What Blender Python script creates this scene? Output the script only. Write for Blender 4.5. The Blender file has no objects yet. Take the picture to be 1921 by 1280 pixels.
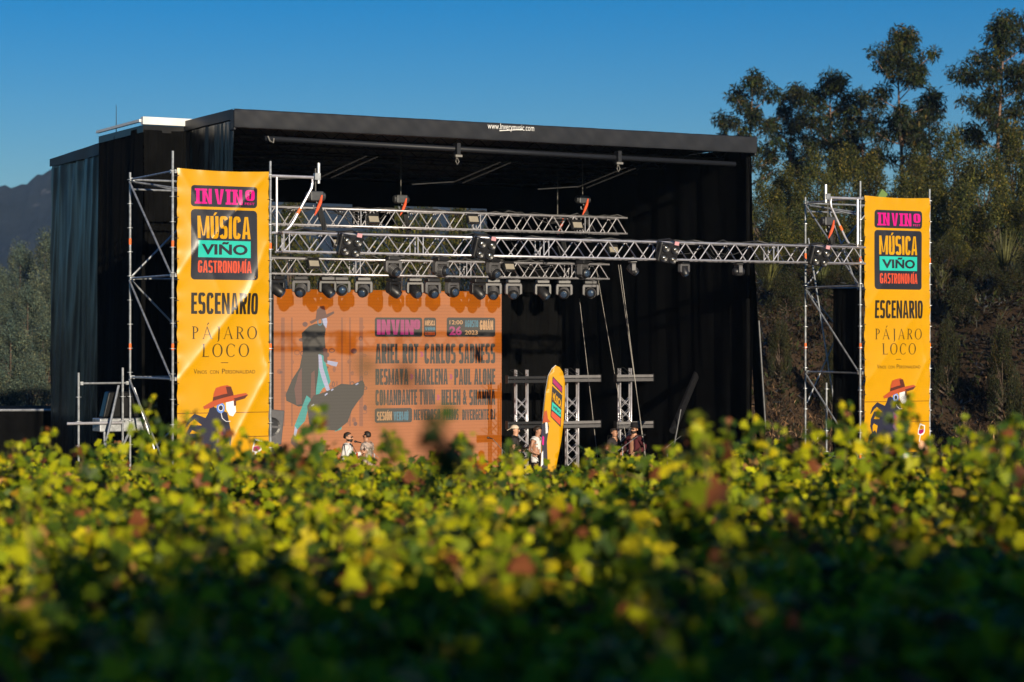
import bpy, bmesh, math, random
import numpy as np
from mathutils import Vector, Matrix, Euler
random.seed(7)
rng = np.random.default_rng(11)
R = math.radians
S = bpy.context.scene
COL = S.collection

# ------------------------------------------------------------------ camera, sky, sun, exposure
EYE = 5.1                                  # eye height above the ground the stage stands on
F = 4100.0                                 # focal length in photograph pixels (1921 wide)
cam_d = bpy.data.cameras.new('camera')
cam = bpy.data.objects.new('camera', cam_d); COL.objects.link(cam)
cam.location = (0, 0, EYE); cam.rotation_euler = (R(90), 0, 0)
cam_d.sensor_width = 36; cam_d.lens = F / 1921 * 36
cam_d.clip_start = 0.2; cam_d.clip_end = 9000
cam_d.dof.use_dof = True; cam_d.dof.focus_distance = 48.5; cam_d.dof.aperture_fstop = 1.45
S.camera = cam

SUN_AZ = math.atan2(0.35, -0.949)          # compass angle of the sun, clockwise from +Y
SUN_EL = R(11.0)
w = bpy.data.worlds.new('World'); S.world = w; w.use_nodes = True
nt = w.node_tree; nt.nodes.clear()
sky = nt.nodes.new('ShaderNodeTexSky'); sky.sky_type = 'NISHITA'; sky.sun_disc = False
sky.sun_elevation = SUN_EL; sky.sun_rotation = SUN_AZ
sky.altitude = 300; sky.air_density = 1.0; sky.dust_density = 0.15; sky.ozone_density = 4.0
hs = nt.nodes.new('ShaderNodeHueSaturation'); hs.inputs['Saturation'].default_value = 1.43
hs.inputs['Hue'].default_value = 0.512
bg = nt.nodes.new('ShaderNodeBackground'); bg.inputs['Strength'].default_value = 0.071
wo = nt.nodes.new('ShaderNodeOutputWorld')
nt.links.new(sky.outputs[0], hs.inputs['Color']); nt.links.new(hs.outputs[0], bg.inputs[0]); nt.links.new(bg.outputs[0], wo.inputs[0])

sl = bpy.data.lights.new('sun', 'SUN'); sl.energy = 5.0; sl.angle = R(0.5); sl.color = (1.0, 0.86, 0.66)
sun = bpy.data.objects.new('sun', sl); COL.objects.link(sun)
sd = Vector((math.sin(SUN_AZ) * math.cos(SUN_EL), math.cos(SUN_AZ) * math.cos(SUN_EL), math.sin(SUN_EL)))
sun.rotation_euler = sd.to_track_quat('Z', 'Y').to_euler(); sun.location = (20, -40, 40)
S.view_settings.view_transform = 'Standard'; S.view_settings.look = 'None'
S.view_settings.exposure = 0.4; S.view_settings.gamma = 1.0; S.view_settings.use_curve_mapping = False
S.render.engine = 'CYCLES'
S.cycles.use_denoising = True
S.cycles.max_bounces = 8; S.cycles.transparent_max_bounces = 8; S.cycles.volume_bounces = 0
S.cycles.caustics_reflective = False; S.cycles.caustics_refractive = False

# ------------------------------------------------------------------ helpers
def P(px, py, d):                          # a photograph pixel at a known distance -> place in the world
    return Vector(((px - 960.5) * d / F, d, EYE + (640 - py) * d / F))

def mat(name, col, rough=0.6, metal=0.0, spec=0.5, noise=0.0, nscale=4.0, bump=0.0, bscale=20.0, emit=None, estr=1.0, coat=0.0, col2=None, sheen=0.0):
    m = bpy.data.materials.new(name); m.use_nodes = True
    t = m.node_tree; b = t.nodes['Principled BSDF']
    b.inputs['Base Color'].default_value = (*col, 1); b.inputs['Roughness'].default_value = rough
    b.inputs['Metallic'].default_value = metal; b.inputs['Specular IOR Level'].default_value = spec
    b.inputs['Coat Weight'].default_value = coat
    if emit: b.inputs['Emission Color'].default_value = (*emit, 1); b.inputs['Emission Strength'].default_value = estr
    if noise > 0 or bump > 0:
        tc = t.nodes.new('ShaderNodeTexCoord')
    if noise > 0:
        n = t.nodes.new('ShaderNodeTexNoise'); n.inputs['Scale'].default_value = nscale; n.inputs['Detail'].default_value = 6; n.inputs['Roughness'].default_value = 0.65
        t.links.new(tc.outputs['Object'], n.inputs['Vector'])
        mx = t.nodes.new('ShaderNodeMix'); mx.data_type = 'RGBA'
        c2 = col2 or tuple(c * (1 - noise) for c in col)
        mx.inputs['A'].default_value = (*[min(1, c * (1 + noise * 0.5)) for c in col], 1); mx.inputs['B'].default_value = (*c2, 1)
        rp = t.nodes.new('ShaderNodeValToRGB'); rp.color_ramp.elements[0].position = 0.35; rp.color_ramp.elements[1].position = 0.68
        t.links.new(n.outputs['Fac'], rp.inputs[0]); t.links.new(rp.outputs[0], mx.inputs['Factor'])
        t.links.new(mx.outputs['Result'], b.inputs['Base Color'])
    if bump > 0:
        n2 = t.nodes.new('ShaderNodeTexNoise'); n2.inputs['Scale'].default_value = bscale; n2.inputs['Detail'].default_value = 5
        t.links.new(tc.outputs['Object'], n2.inputs['Vector'])
        bp = t.nodes.new('ShaderNodeBump'); bp.inputs['Strength'].default_value = bump; bp.inputs['Distance'].default_value = 0.05
        t.links.new(n2.outputs['Fac'], bp.inputs['Height']); t.links.new(bp.outputs[0], b.inputs['Normal'])
    return m

def leaf_mat(name, trans=0.35, gloss=0.12, rough=0.45, tint=(1, 1, 1)):   # colour of each leaf in the mesh's "leaf" attribute
    m = bpy.data.materials.new(name); m.use_nodes = True
    t = m.node_tree; t.nodes.clear()
    o = t.nodes.new('ShaderNodeOutputMaterial')
    a = t.nodes.new('ShaderNodeAttribute'); a.attribute_name = 'leaf'
    tc = t.nodes.new('ShaderNodeTexCoord')
    n = t.nodes.new('ShaderNodeTexNoise'); n.inputs['Scale'].default_value = 22; n.inputs['Detail'].default_value = 3
    t.links.new(tc.outputs['Object'], n.inputs['Vector'])
    mr = t.nodes.new('ShaderNodeMapRange'); mr.inputs['From Min'].default_value = 0.3; mr.inputs['From Max'].default_value = 0.7
    mr.inputs['To Min'].default_value = 0.75; mr.inputs['To Max'].default_value = 1.2
    t.links.new(n.outputs['Fac'], mr.inputs['Value'])
    v = t.nodes.new('ShaderNodeVectorMath'); v.operation = 'SCALE'
    t.links.new(a.outputs['Color'], v.inputs[0]); t.links.new(mr.outputs[0], v.inputs['Scale'])
    v2 = t.nodes.new('ShaderNodeVectorMath'); v2.operation = 'MULTIPLY'; v2.inputs[1].default_value = tint
    t.links.new(v.outputs[0], v2.inputs[0])
    d = t.nodes.new('ShaderNodeBsdfDiffuse'); tr = t.nodes.new('ShaderNodeBsdfTranslucent'); g = t.nodes.new('ShaderNodeBsdfGlossy')
    g.inputs['Roughness'].default_value = rough; g.inputs['Color'].default_value = (0.8, 0.8, 0.75, 1)
    t.links.new(v2.outputs[0], d.inputs['Color']); t.links.new(v2.outputs[0], tr.inputs['Color'])
    m1 = t.nodes.new('ShaderNodeMixShader'); m1.inputs[0].default_value = trans
    t.links.new(d.outputs[0], m1.inputs[1]); t.links.new(tr.outputs[0], m1.inputs[2])
    fr = t.nodes.new('ShaderNodeFresnel'); fr.inputs['IOR'].default_value = 1.4
    ml = t.nodes.new('ShaderNodeMath'); ml.operation = 'MULTIPLY'; ml.inputs[1].default_value = gloss * 4
    t.links.new(fr.outputs[0], ml.inputs[0])
    m2 = t.nodes.new('ShaderNodeMixShader'); t.links.new(ml.outputs[0], m2.inputs[0])
    t.links.new(m1.outputs[0], m2.inputs[1]); t.links.new(g.outputs[0], m2.inputs[2]); t.links.new(m2.outputs[0], o.inputs[0])
    return m

class MB:
    def __init__(s): s.v = []; s.f = []; s.m = []
    def add(s, vs, fs, mi=0):
        n = len(s.v); s.v += [tuple(v) for v in vs]; s.f += [tuple(i + n for i in f) for f in fs]; s.m += [mi] * len(fs); return s
    def box(s, c, d, mi=0, rot=None, taper=1.0):
        hx, hy, hz = d[0] / 2, d[1] / 2, d[2] / 2
        vs = []
        for z in (-1, 1):
            k = taper if z > 0 else 1.0
            for x, y in ((-1, -1), (1, -1), (1, 1), (-1, 1)): vs.append(Vector((x * hx * k, y * hy * k, z * hz)))
        if rot is not None: vs = [rot @ v for v in vs]
        vs = [v + Vector(c) for v in vs]
        return s.add(vs, [(3, 2, 1, 0), (4, 5, 6, 7), (0, 1, 5, 4), (1, 2, 6, 5), (2, 3, 7, 6), (3, 0, 4, 7)], mi)
    def tube(s, p0, p1, r, n=8, r2=None, mi=0):
        p0, p1 = Vector(p0), Vector(p1); r2 = r if r2 is None else r2
        q = (p1 - p0).to_track_quat('Z', 'Y'); vs = []
        for p, rr in ((p0, r), (p1, r2)):
            for i in range(n):
                a = 2 * math.pi * i / n; vs.append(p + q @ Vector((math.cos(a) * rr, math.sin(a) * rr, 0)))
        fs = [(i, (i + 1) % n, n + (i + 1) % n, n + i) for i in range(n)] + [tuple(range(n - 1, -1, -1)), tuple(range(n, 2 * n))]
        return s.add(vs, fs, mi)
    def path(s, pts, r, n=6, mi=0):         # swept tube; r a number or one radius per point
        pts = [Vector(p) for p in pts]; k = len(pts); rs = r if hasattr(r, '__len__') else [r] * k
        vs = []
        for i, p in enumerate(pts):
            t = (pts[min(i + 1, k - 1)] - pts[max(i - 1, 0)])
            q = t.to_track_quat('Z', 'Y')
            for j in range(n):
                a = 2 * math.pi * j / n; vs.append(p + q @ Vector((math.cos(a) * rs[i], math.sin(a) * rs[i], 0)))
        fs = []
        for i in range(k - 1):
            for j in range(n): fs.append((i * n + j, i * n + (j + 1) % n, (i + 1) * n + (j + 1) % n, (i + 1) * n + j))
        fs += [tuple(range(n - 1, -1, -1)), tuple(range((k - 1) * n, k * n))]
        return s.add(vs, fs, mi)
    def lathe(s, prof, n=16, mi=0, mtx=None):   # profile (radius, height) round local Z
        vs = []
        for r, z in prof:
            for i in range(n):
                a = 2 * math.pi * i / n; v = Vector((r * math.cos(a), r * math.sin(a), z)); vs.append(mtx @ v if mtx else v)
        fs = []
        for k in range(len(prof) - 1):
            for i in range(n): fs.append((k * n + i, k * n + (i + 1) % n, (k + 1) * n + (i + 1) % n, (k + 1) * n + i))
        fs += [tuple(range(n - 1, -1, -1)), tuple(range((len(prof) - 1) * n, len(prof) * n))]
        return s.add(vs, fs, mi)
    def prism(s, poly, y0, y1, mi=0):       # polygon in x,z swept along y
        n = len(poly); vs = [(x, y0, z) for x, z in poly] + [(x, y1, z) for x, z in poly]
        return s.add(vs, [tuple(range(n)), tuple(range(2 * n - 1, n - 1, -1))] + [(i, n + i, n + (i + 1) % n, (i + 1) % n) for i in range(n)], mi)
    def grid(s, fn, nu, nv, mi=0):
        vs = [fn(i / nu, j / nv) for j in range(nv + 1) for i in range(nu + 1)]
        fs = [(j * (nu + 1) + i, j * (nu + 1) + i + 1, (j + 1) * (nu + 1) + i + 1, (j + 1) * (nu + 1) + i) for j in range(nv) for i in range(nu)]
        return s.add(vs, fs, mi)
    def mesh(s, name, mats, smooth=False):
        me = bpy.data.meshes.new(name); me.from_pydata(s.v, [], s.f)
        for m in (mats if isinstance(mats, (list, tuple)) else [mats]): me.materials.append(m)
        if any(s.m): me.polygons.foreach_set('material_index', s.m)
        if smooth: me.polygons.foreach_set('use_smooth', [True] * len(s.f))
        me.update(); return me
    def build(s, name, mats, parent=None, smooth=False, bevel=0.0, solid=0.0):
        return mob(name, s.mesh(name, mats, smooth), parent, bevel, solid)

def mob(name, me, parent=None, bevel=0.0, solid=0.0, mtx=None):
    o = bpy.data.objects.new(name, me); COL.objects.link(o)
    if parent is not None: o.parent = parent
    if mtx is not None: o.matrix_local = mtx
    if solid: md = o.modifiers.new('solid', 'SOLIDIFY'); md.thickness = solid; md.offset = 0
    if bevel: md = o.modifiers.new('bevel', 'BEVEL'); md.width = bevel; md.segments = 2; md.limit_method = 'ANGLE'
    return o

def tag(o, label=None, cat=None, group=None, kind=None):
    if label: o['label'] = label
    if cat: o['category'] = cat
    if group: o['group'] = group
    if kind: o['kind'] = kind
    return o

def thing(name, label, cat, mtx=None, group=None):
    o = bpy.data.objects.new(name, None); COL.objects.link(o); o.empty_display_size = 0.3
    if mtx is not None: o.matrix_world = mtx
    return tag(o, label, cat, group)

def kids(o): return [c for c in COL.objects if c.parent == o]
def copy_tree(root, mtx, label, childmap):
    r = root.copy(); COL.objects.link(r); r.matrix_world = mtx; r['label'] = label
    for ch in childmap[root.name]:
        c = ch.copy(); COL.objects.link(c); c.parent = r
        for g in childmap.get(ch.name, []):
            d = g.copy(); COL.objects.link(d); d.parent = c
    return r
def tree_map(root):
    m = {root.name: list(root.children)}
    for c in root.children: m[c.name] = list(c.children)
    return m

ORD = ['first', 'second', 'third', 'fourth', 'fifth', 'sixth', 'seventh', 'eighth', 'ninth', 'tenth', 'eleventh', 'twelfth', 'thirteenth', 'fourteenth', 'fifteenth', 'sixteenth']

# the stage's own axes: u along its front edge, v into its depth
TH = R(28.7); CU, SU = math.cos(TH), math.sin(TH)
ST = Matrix.Translation((-5.96, 47.0, 0)) @ Matrix.Rotation(TH, 4, 'Z')
def at(u, v, z=0, rz=0): return ST @ Matrix.Translation((u, v, z)) @ Matrix.Rotation(rz, 4, 'Z')
def upx(px, v):
    k = (px - 960.5) / F
    return (k * (47 + CU * v) + 5.96 + SU * v) / (CU - SU * k)
def depth(u, v): return 47 + SU * u + CU * v
def zpx(py, u, v): return EYE + (640 - py) * depth(u, v) / F

# ------------------------------------------------------------------ materials
M = {}
M['pvc'] = mat('black_pvc_tarpaulin', (0.005, 0.0055, 0.0065), 0.32, spec=0.27, noise=0.3, nscale=1.3, bump=0.15, bscale=2.6)
M['cloth'] = mat('black_stage_cloth', (0.004, 0.004, 0.004), 0.95, spec=0.04, noise=0.5, nscale=2.0)
M['fascia'] = mat('grey_black_roof_sheet', (0.013, 0.0145, 0.019), 0.5, spec=0.3, noise=0.15, nscale=3)
M['white'] = mat('white_paint', (0.70, 0.70, 0.68), 0.4, noise=0.12, nscale=3)
M['print_white'] = mat('white_print', (0.75, 0.75, 0.73), 0.6)
M['alu'] = mat('aluminium_tube', (0.62, 0.61, 0.65), 0.34, metal=0.6, noise=0.25, nscale=6)
M['galv'] = mat('galvanised_steel', (0.38, 0.40, 0.42), 0.42, metal=0.6, noise=0.45, nscale=9)
M['dark_steel'] = mat('dark_steel', (0.06, 0.062, 0.066), 0.45, metal=0.4, noise=0.4, nscale=6)
M['black_plastic'] = mat('black_plastic', (0.014, 0.014, 0.016), 0.42, noise=0.3, nscale=12)
M['grey_plastic'] = mat('grey_plastic', (0.085, 0.083, 0.088), 0.5, noise=0.25, nscale=8)
M['black_metal'] = mat('black_painted_metal', (0.018, 0.018, 0.02), 0.38, metal=0.2, noise=0.3, nscale=8)
M['lens'] = mat('lens_glass', (0.03, 0.05, 0.09), 0.06, spec=1.0, coat=1.0)
M['reflector'] = mat('lamp_reflector', (0.8, 0.76, 0.66), 0.12, metal=0.9)
M['panel'] = mat('flood_panel', (0.30, 0.27, 0.22), 0.4, noise=0.15)
M['orange'] = mat('orange_tape', (0.85, 0.16, 0.03), 0.55)
M['orange_nylon'] = mat('orange_nylon', (0.75, 0.10, 0.03), 0.75, noise=0.3, nscale=10)
M['cable'] = mat('black_cable', (0.01, 0.01, 0.01), 0.6)
M['wire'] = mat('steel_wire', (0.22, 0.21, 0.19), 0.5, metal=0.5)
M['deck'] = mat('stage_deck_plywood', (0.035, 0.03, 0.026), 0.7, noise=0.4, nscale=3)
# ------------------------------------------------------------------ ground, hills
def sstep(a, b, x):
    t = np.clip((x - a) / (b - a), 0, 1); return t * t * (3 - 2 * t)
def gz(x, y):
    x = np.asarray(x, float); y = np.asarray(y, float)
    near = 2.65 - 0.022 * np.clip(y, 0, 30)
    g = near * (1 - sstep(26, 37, y))
    # the bank to the right of the stage and the slope above it
    bx = sstep(1.0, 7.0, x - 0.02 * (y - 60))
    foot = 63 + 0.9 * np.sin(x * 0.55) + 0.5 * np.sin(x * 1.35 + 1) - 0.35 * np.clip(x - 8, 0, 40)
    g = g + bx * (sstep(foot, foot + 19, y) * 6.9 + np.clip(y - foot - 19, 0, 90) * 0.075)
    g = g + (1 - bx) * sstep(75, 160, y) * 4.0
    g = g - 6.0 * sstep(190, 420, y)
    g = g + 0.12 * np.sin(x * 0.9 + y * 0.37) * np.sin(y * 0.61 - x * 0.3) * sstep(30, 50, y) * (y < 400) * (1 - ((x > -14) & (x < 14) & (y < 62)) * 0.9)
    return g
def make_ground():
    xs = np.concatenate([np.linspace(-4000, -120, 14), np.linspace(-100, -30, 15), np.linspace(-28, 50, 79), np.linspace(55, 120, 14), np.linspace(200, 4000, 12)])
    ys = np.concatenate([np.linspace(-2500, -60, 8), np.linspace(-50, 0, 11), np.linspace(1, 110, 110), np.linspace(114, 240, 32), np.linspace(270, 520, 10), np.linspace(700, 6000, 9)])
    X, Y = np.meshgrid(xs, ys); Z = gz(X, Y)
    nx, ny = len(xs), len(ys)
    me = bpy.data.meshes.new('ground')
    fs = [(j * nx + i, j * nx + i + 1, (j + 1) * nx + i + 1, (j + 1) * nx + i) for j in range(ny - 1) for i in range(nx - 1)]
    me.from_pydata(np.stack([X, Y, Z], -1).reshape(-1, 3).tolist(), [], fs)
    me.polygons.foreach_set('use_smooth', [True] * len(fs))
    me.materials.append(mat('dry_ground', (0.06, 0.038, 0.022), 0.95, spec=0.1, noise=0.7, nscale=0.5, bump=0.9, bscale=2.5, col2=(0.018, 0.013, 0.009)))
    return tag(mob('ground', me), kind='structure')
make_ground()

def make_mountain():
    ridge = [(-3000, 420), (-1600, 380), (-700, 352), (-250, 362), (-60, 356), (0, 352), (45, 346), (100, 316), (170, 292), (260, 286), (360, 300), (480, 330), (620, 352), (760, 356), (900, 366), (1050, 380), (1250, 420), (1500, 470), (2200, 520), (3400, 600)]
    D0 = 1500.0
    xs = np.linspace(-2800, 3200, 601)
    ry = np.interp(xs, [r[0] for r in ridge], [r[1] for r in ridge])
    vs = []; nv = 40
    for j in range(nv + 1):
        t = j / nv
        for i, px in enumerate(xs):
            d = D0 - 520 * (1 - t)
            top = EYE + (640 - ry[i]) * D0 / F
            n = 3.2 * math.sin(px * 0.05 + t * 9) + 4.5 * math.sin(px * 0.019 - t * 14 + 1.3) + 2.0 * math.sin(px * 0.11 + t * 23)
            z = -8 + (top + 8) * (t ** 1.15) + n * t * (1 - t) * 3 + (1.1 * math.sin(px * 0.21) + 0.8 * math.sin(px * 0.083 + 2)) * t
            vs.append(((px - 960.5) * D0 / F * (0.75 + 0.25 * t), d, z))
    n1 = len(xs)
    for i in range(n1): vs.append((vs[nv * n1 + i][0], D0 + 400, -8))
    fs = [(j * n1 + i, j * n1 + i + 1, (j + 1) * n1 + i + 1, (j + 1) * n1 + i) for j in range(nv + 1) for i in range(n1 - 1)]
    me = bpy.data.meshes.new('mountain'); me.from_pydata(vs, [], fs); me.polygons.foreach_set('use_smooth', [True] * len(fs))
    m = mat('mountain_heath', (0.020, 0.027, 0.036), 0.95, spec=0.05, noise=0.6, nscale=0.02, bump=0.6, bscale=0.05)
    t = m.node_tree; b = t.nodes['Principled BSDF']                     # bare rock showing through the heath
    src = b.inputs['Base Color'].links[0].from_socket
    tc = t.nodes.new('ShaderNodeTexCoord'); mp = t.nodes.new('ShaderNodeMapping'); mp.inputs['Scale'].default_value = (0.03, 0.012, 0.06)
    n = t.nodes.new('ShaderNodeTexNoise'); n.inputs['Scale'].default_value = 1.6; n.inputs['Detail'].default_value = 9; n.inputs['Roughness'].default_value = 0.7
    rp = t.nodes.new('ShaderNodeValToRGB'); rp.color_ramp.elements[0].position = 0.60; rp.color_ramp.elements[1].position = 0.70
    mx = t.nodes.new('ShaderNodeMix'); mx.data_type = 'RGBA'; mx.inputs['B'].default_value = (0.13, 0.125, 0.13, 1)
    t.links.new(tc.outputs['Object'], mp.inputs[0]); t.links.new(mp.outputs[0], n.inputs['Vector']); t.links.new(n.outputs['Fac'], rp.inputs[0])
    t.links.new(rp.outputs[0], mx.inputs['Factor']); t.links.new(src, mx.inputs['A']); t.links.new(mx.outputs['Result'], b.inputs['Base Color'])
    me.materials.append(m)
    return tag(mob('mountain', me), kind='structure')
make_mountain()

# ------------------------------------------------------------------ the covered stage
stage = thing('mobile_stage', 'large black tarpaulin-covered open-front concert stage with trailer roof behind the vineyard', 'stage', ST)
W, D = 13.45, 11.65
ZT = 10.09
from mathutils import noise as mnoise
def pleats(seed, amp=0.05, k=3.0):
    if amp >= 0.045:                                   # loosely hung sheet: irregular soft folds with sharper creases
        def g(s, z):
            q = mnoise.noise(Vector((s * k * 0.42 + 0.10 * z, z * 0.10, seed * 7.3)))
            c = 1 - abs(mnoise.noise(Vector((s * k * 0.9 - 0.22 * z, z * 0.16, seed * 3.1 + 40)))) * 2
            d = mnoise.noise(Vector((s * k * 2.4 + 0.5 * z, z * 0.5, seed + 90)))
            return amp * (1.5 * q + 0.75 * c * c + 0.25 * d)
        return g
    r = random.Random(seed); ph = [(r.uniform(0.6, 2.2) * k, r.uniform(0, 6.3), r.uniform(0.3, 1)) for _ in range(5)]
    def f(s, z):
        return amp * sum(a * math.sin(q * s + p + 0.09 * z * (1 if q > k else -1)) for q, p, a in ph) / 2.2
    return f
def curtain(name, p0, p1, z0, z1, m, seed, amp=0.05, k=3.0, nu=60, nz=16, flare=0.0, parent=stage, ztop=None, swag=0.0):
    p0, p1 = Vector(p0), Vector(p1); d = (p1 - p0); L = d.length; nrm = Vector((d.y, -d.x)) / L; f = pleats(seed, amp, k)
    def fn(a, b):
        q = p0 + d * a; zt = z1 if ztop is None else z1 + (ztop - z1) * a
        zz = z0 + (zt - z0) * b
        o = f(a * L, zz) * (0.35 + 0.65 * (1 - b) ** 0.5) + flare * (1 - b)
        o += swag * math.sin(a * L * 9 + b * 4 + seed) * math.exp(-((b - 0.97) / 0.05) ** 2)
        return (q.x + nrm.x * o, q.y + nrm.y * o, zz)
    mb = MB().grid(fn, nu, nz)
    return mb.build(name, m, parent, smooth=True)

# deck and skirt
MB().box((W / 2, D / 2, 1.1), (W - 0.2, D, 0.2)).build('deck', M['deck'], stage)
curtain('deck_skirt', (0.1, -0.05), (W - 0.1, -0.05), 0.02, 1.15, M['cloth'], 3, 0.03, 6)
# roof: front wing, trailer roof, rear wing
MB().prism([(0, 9.86), (W, 9.86), (W, ZT - 0.02), (0, ZT - 0.02)], -0.02, 3.0).build('front_roof', M['pvc'], stage)
MB().prism([(-1.02, 9.80), (W + 0.6, 9.80), (W + 0.6, ZT - 0.13), (-1.02, ZT - 0.13)], 3.004, 6.18).build('trailer_roof', M['pvc'], stage)
MB().box((W / 2 - 0.2, 3.0, ZT - 0.035), (W + 1.7, 0.16, 0.17)).box((-1.06, 4.6, ZT - 0.03), (0.07, 3.1, 0.06)).build('trailer_roof_rail', M['white'], stage)
MB().add([(-0.5, 6.184, 9.72), (W, 6.184, 9.72), (W, D, 9.58), (-0.5, D, 9.58), (-0.5, 6.184, 9.95), (W, 6.184, 9.95), (W, D, 9.82), (-0.5, D, 9.82)],
         [(3, 2, 1, 0), (4, 5, 6, 7), (0, 1, 5, 4), (1, 2, 6, 5), (2, 3, 7, 6), (3, 0, 4, 7)]).build('rear_roof', M['pvc'], stage)
def edge_flap(name, p0, p1, zt0, zt1, h, seed):
    curtain(name, p0, p1, zt0 - h, zt0, M['fascia'], seed, 0.02, 2.2, 40, 4, parent=stage, ztop=zt1)
edge_flap('roof_flap', (-0.56, D), (-0.56, 6.2), 9.84, 9.97, 0.2, 21)
edge_flap('roof_flap', (-0.05, 3.0), (-0.05, 0.0), ZT, ZT, 0.22, 22)
# fascia: rounded sheet along the front edge
def fas(a, b):
    u = -0.06 + a * (W + 0.16); prof = [(0.02, ZT), (-0.115, ZT - 0.005), (-0.125, ZT - 0.03), (-0.125, ZT - 0.20), (-0.12, ZT - 0.37), (-0.115, ZT - 0.40), (0.02, ZT - 0.405)]
    k = b * 6; i = min(int(k), 5); t = k - i
    v = prof[i][0] * (1 - t) + prof[i + 1][0] * t; z = prof[i][1] * (1 - t) + prof[i + 1][1] * t
    wob = 0.012 * math.sin(u * 3.1 + z * 5) + 0.008 * math.sin(u * 7.7 - z * 9) + 0.006 * math.sin(u * 17 + z * 20)
    e = min(a, 1 - a) * W
    if e < 0.5: wob += 0.03 * (0.5 - e) * math.sin(z * 40 + u * 21)
    wob *= 0.35; return (u, v + wob, z + wob * 0.5)
fascia = MB().grid(fas, 220, 18).build('fascia', M['fascia'], stage, smooth=True)
MB().box((-0.03, 0.02, ZT - 0.24), (0.06, 0.22, 0.44)).build('fascia_end', M['fascia'], stage, bevel=0.02)
MB().box((W + 0.09, 0.02, ZT - 0.24), (0.05, 0.22, 0.44)).build('fascia_end', M['fascia'], stage, bevel=0.02)
MB().tube((0.7, 0.02, ZT - 0.60), (13.0, 0.02, ZT - 0.68), 0.06, 10).build('roof_rail', M['fascia'], stage, smooth=True)
for u in (5.35, 9.62):
    h = MB().box((u, -0.03, ZT - 0.64), (0.09, 0.22, 0.26)).build('rail_bracket', M['black_metal'], stage)
    MB().box((u, -0.12, ZT - 0.80), (0.17, 0.05, 0.05)).path([(u - 0.05, -0.12, ZT - 0.84), (u - 0.07, -0.12, ZT - 0.93), (u - 0.03, -0.12, ZT - 1.0), (u + 0.01, -0.12, ZT - 0.93), (u - 0.03, -0.12, ZT - 0.84)], 0.014).build('hook', M['wire'], h)
MB().path([(0.72, -0.1, ZT - 0.56), (0.76, -0.12, ZT - 0.66), (0.84, -0.12, ZT - 0.70), (0.86, -0.1, ZT - 0.6)], 0.018).build('hook', M['wire'], stage)
# roof framing seen from below
for i in range(7):
    v = 1.0 + i * 1.35; z = 9.62 - 0.03 * i
    MB().tube((0.15, v, z), (W - 0.1, v, z), 0.03, 6).build('roof_beam', M['dark_steel'], stage)
    k = MB()
    for j in range(27):
        u0 = 0.2 + j * 0.5; k.tube((u0, v, z), (u0 + 0.25, v, z + 0.18), 0.012, 4).tube((u0 + 0.25, v, z + 0.18), (u0 + 0.5, v, z), 0.012, 4)
    k.build('beam_lacing', M['dark_steel'], stage)
for u in (3.4, 6.9, 10.4):
    for du in (0, 0.28):
        MB().tube((u + du, 3.2, 8.95), (u + 0.45 + du, 1.6, 9.35), 0.016, 6).build('roof_strut', M['dark_steel'], stage)
    MB().tube((u - 0.9, 3.6, 8.9), (u + 0.1, 3.3, 8.98), 0.015, 6).build('roof_strut', M['dark_steel'], stage)
# side walls
curtain('side_curtain', (-0.02, 3.0), (-0.02, 0.0), 0.05, 9.84, M['pvc'], 5, 0.05, 4.2, 90, 24, swag=0.02)
curtain('trailer_curtain', (-1.0, 6.16), (-1.0, 3.02), 0.05, 9.9, M['cloth'], 6, 0.06, 3.2, 60, 24)
curtain('trailer_curtain', (-1.0, 3.0), (-0.03, 3.0), 0.05, 9.85, M['cloth'], 8, 0.11, 6.5, 60, 30, swag=0.06)
curtain('rear_side_curtain', (-0.5, D), (-0.5, 6.2), 0.05, 9.6, M['pvc'], 9, 0.09, 2.4, 110, 26, flare=0.12, ztop=9.74, swag=0.03)
curtain('right_side_curtain', (W, 0.0), (W, D), 0.05, 9.85, M['cloth'], 10, 0.07, 3.4, 120, 10)
MB().grid(lambda a, b: (W - 0.10 + 0.74 * (1 - b) + 0.08 * a, -0.03 + 0.5 * a + 0.03 * math.sin(a * 14 + b * 3), 0.05 + 9.79 * b), 24, 12).build('right_front_drape', M['cloth'], stage, smooth=True)
# back wall with an open strip above the screen
bz0, bz1 = 6.1, 8.92
uA, uB, uC, uD = upx(505, D), upx(661, D), upx(739, D), upx(913, D)
curtain('back_curtain', (0, D), (W, D), bz1, 9.6, M['cloth'], 13, 0.02, 3, 40, 4)
curtain('back_curtain', (0, D + 0.01), (W, D + 0.01), 0.05, bz0, M['cloth'], 14, 0.05, 3, 90, 8)
curtain('back_curtain', (0, D), (uA, D), bz0, bz1, M['cloth'], 15, 0.03, 3, 20, 6)
curtain('back_curtain', (uB, D), (uC, D), bz1 - 0.55, bz1, M['cloth'], 16, 0.03, 3, 20, 6)
curtain('back_curtain', (uD, D), (W, D), bz0, bz1, M['cloth'], 17, 0.05, 3, 40, 6)
curtain('hanging_drape', (upx(938, 7.3), 7.3), (upx(1060, 7.3), 7.6), 1.2, 7.0, M['cloth'], 18, 0.14, 5, 50, 20)
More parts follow.
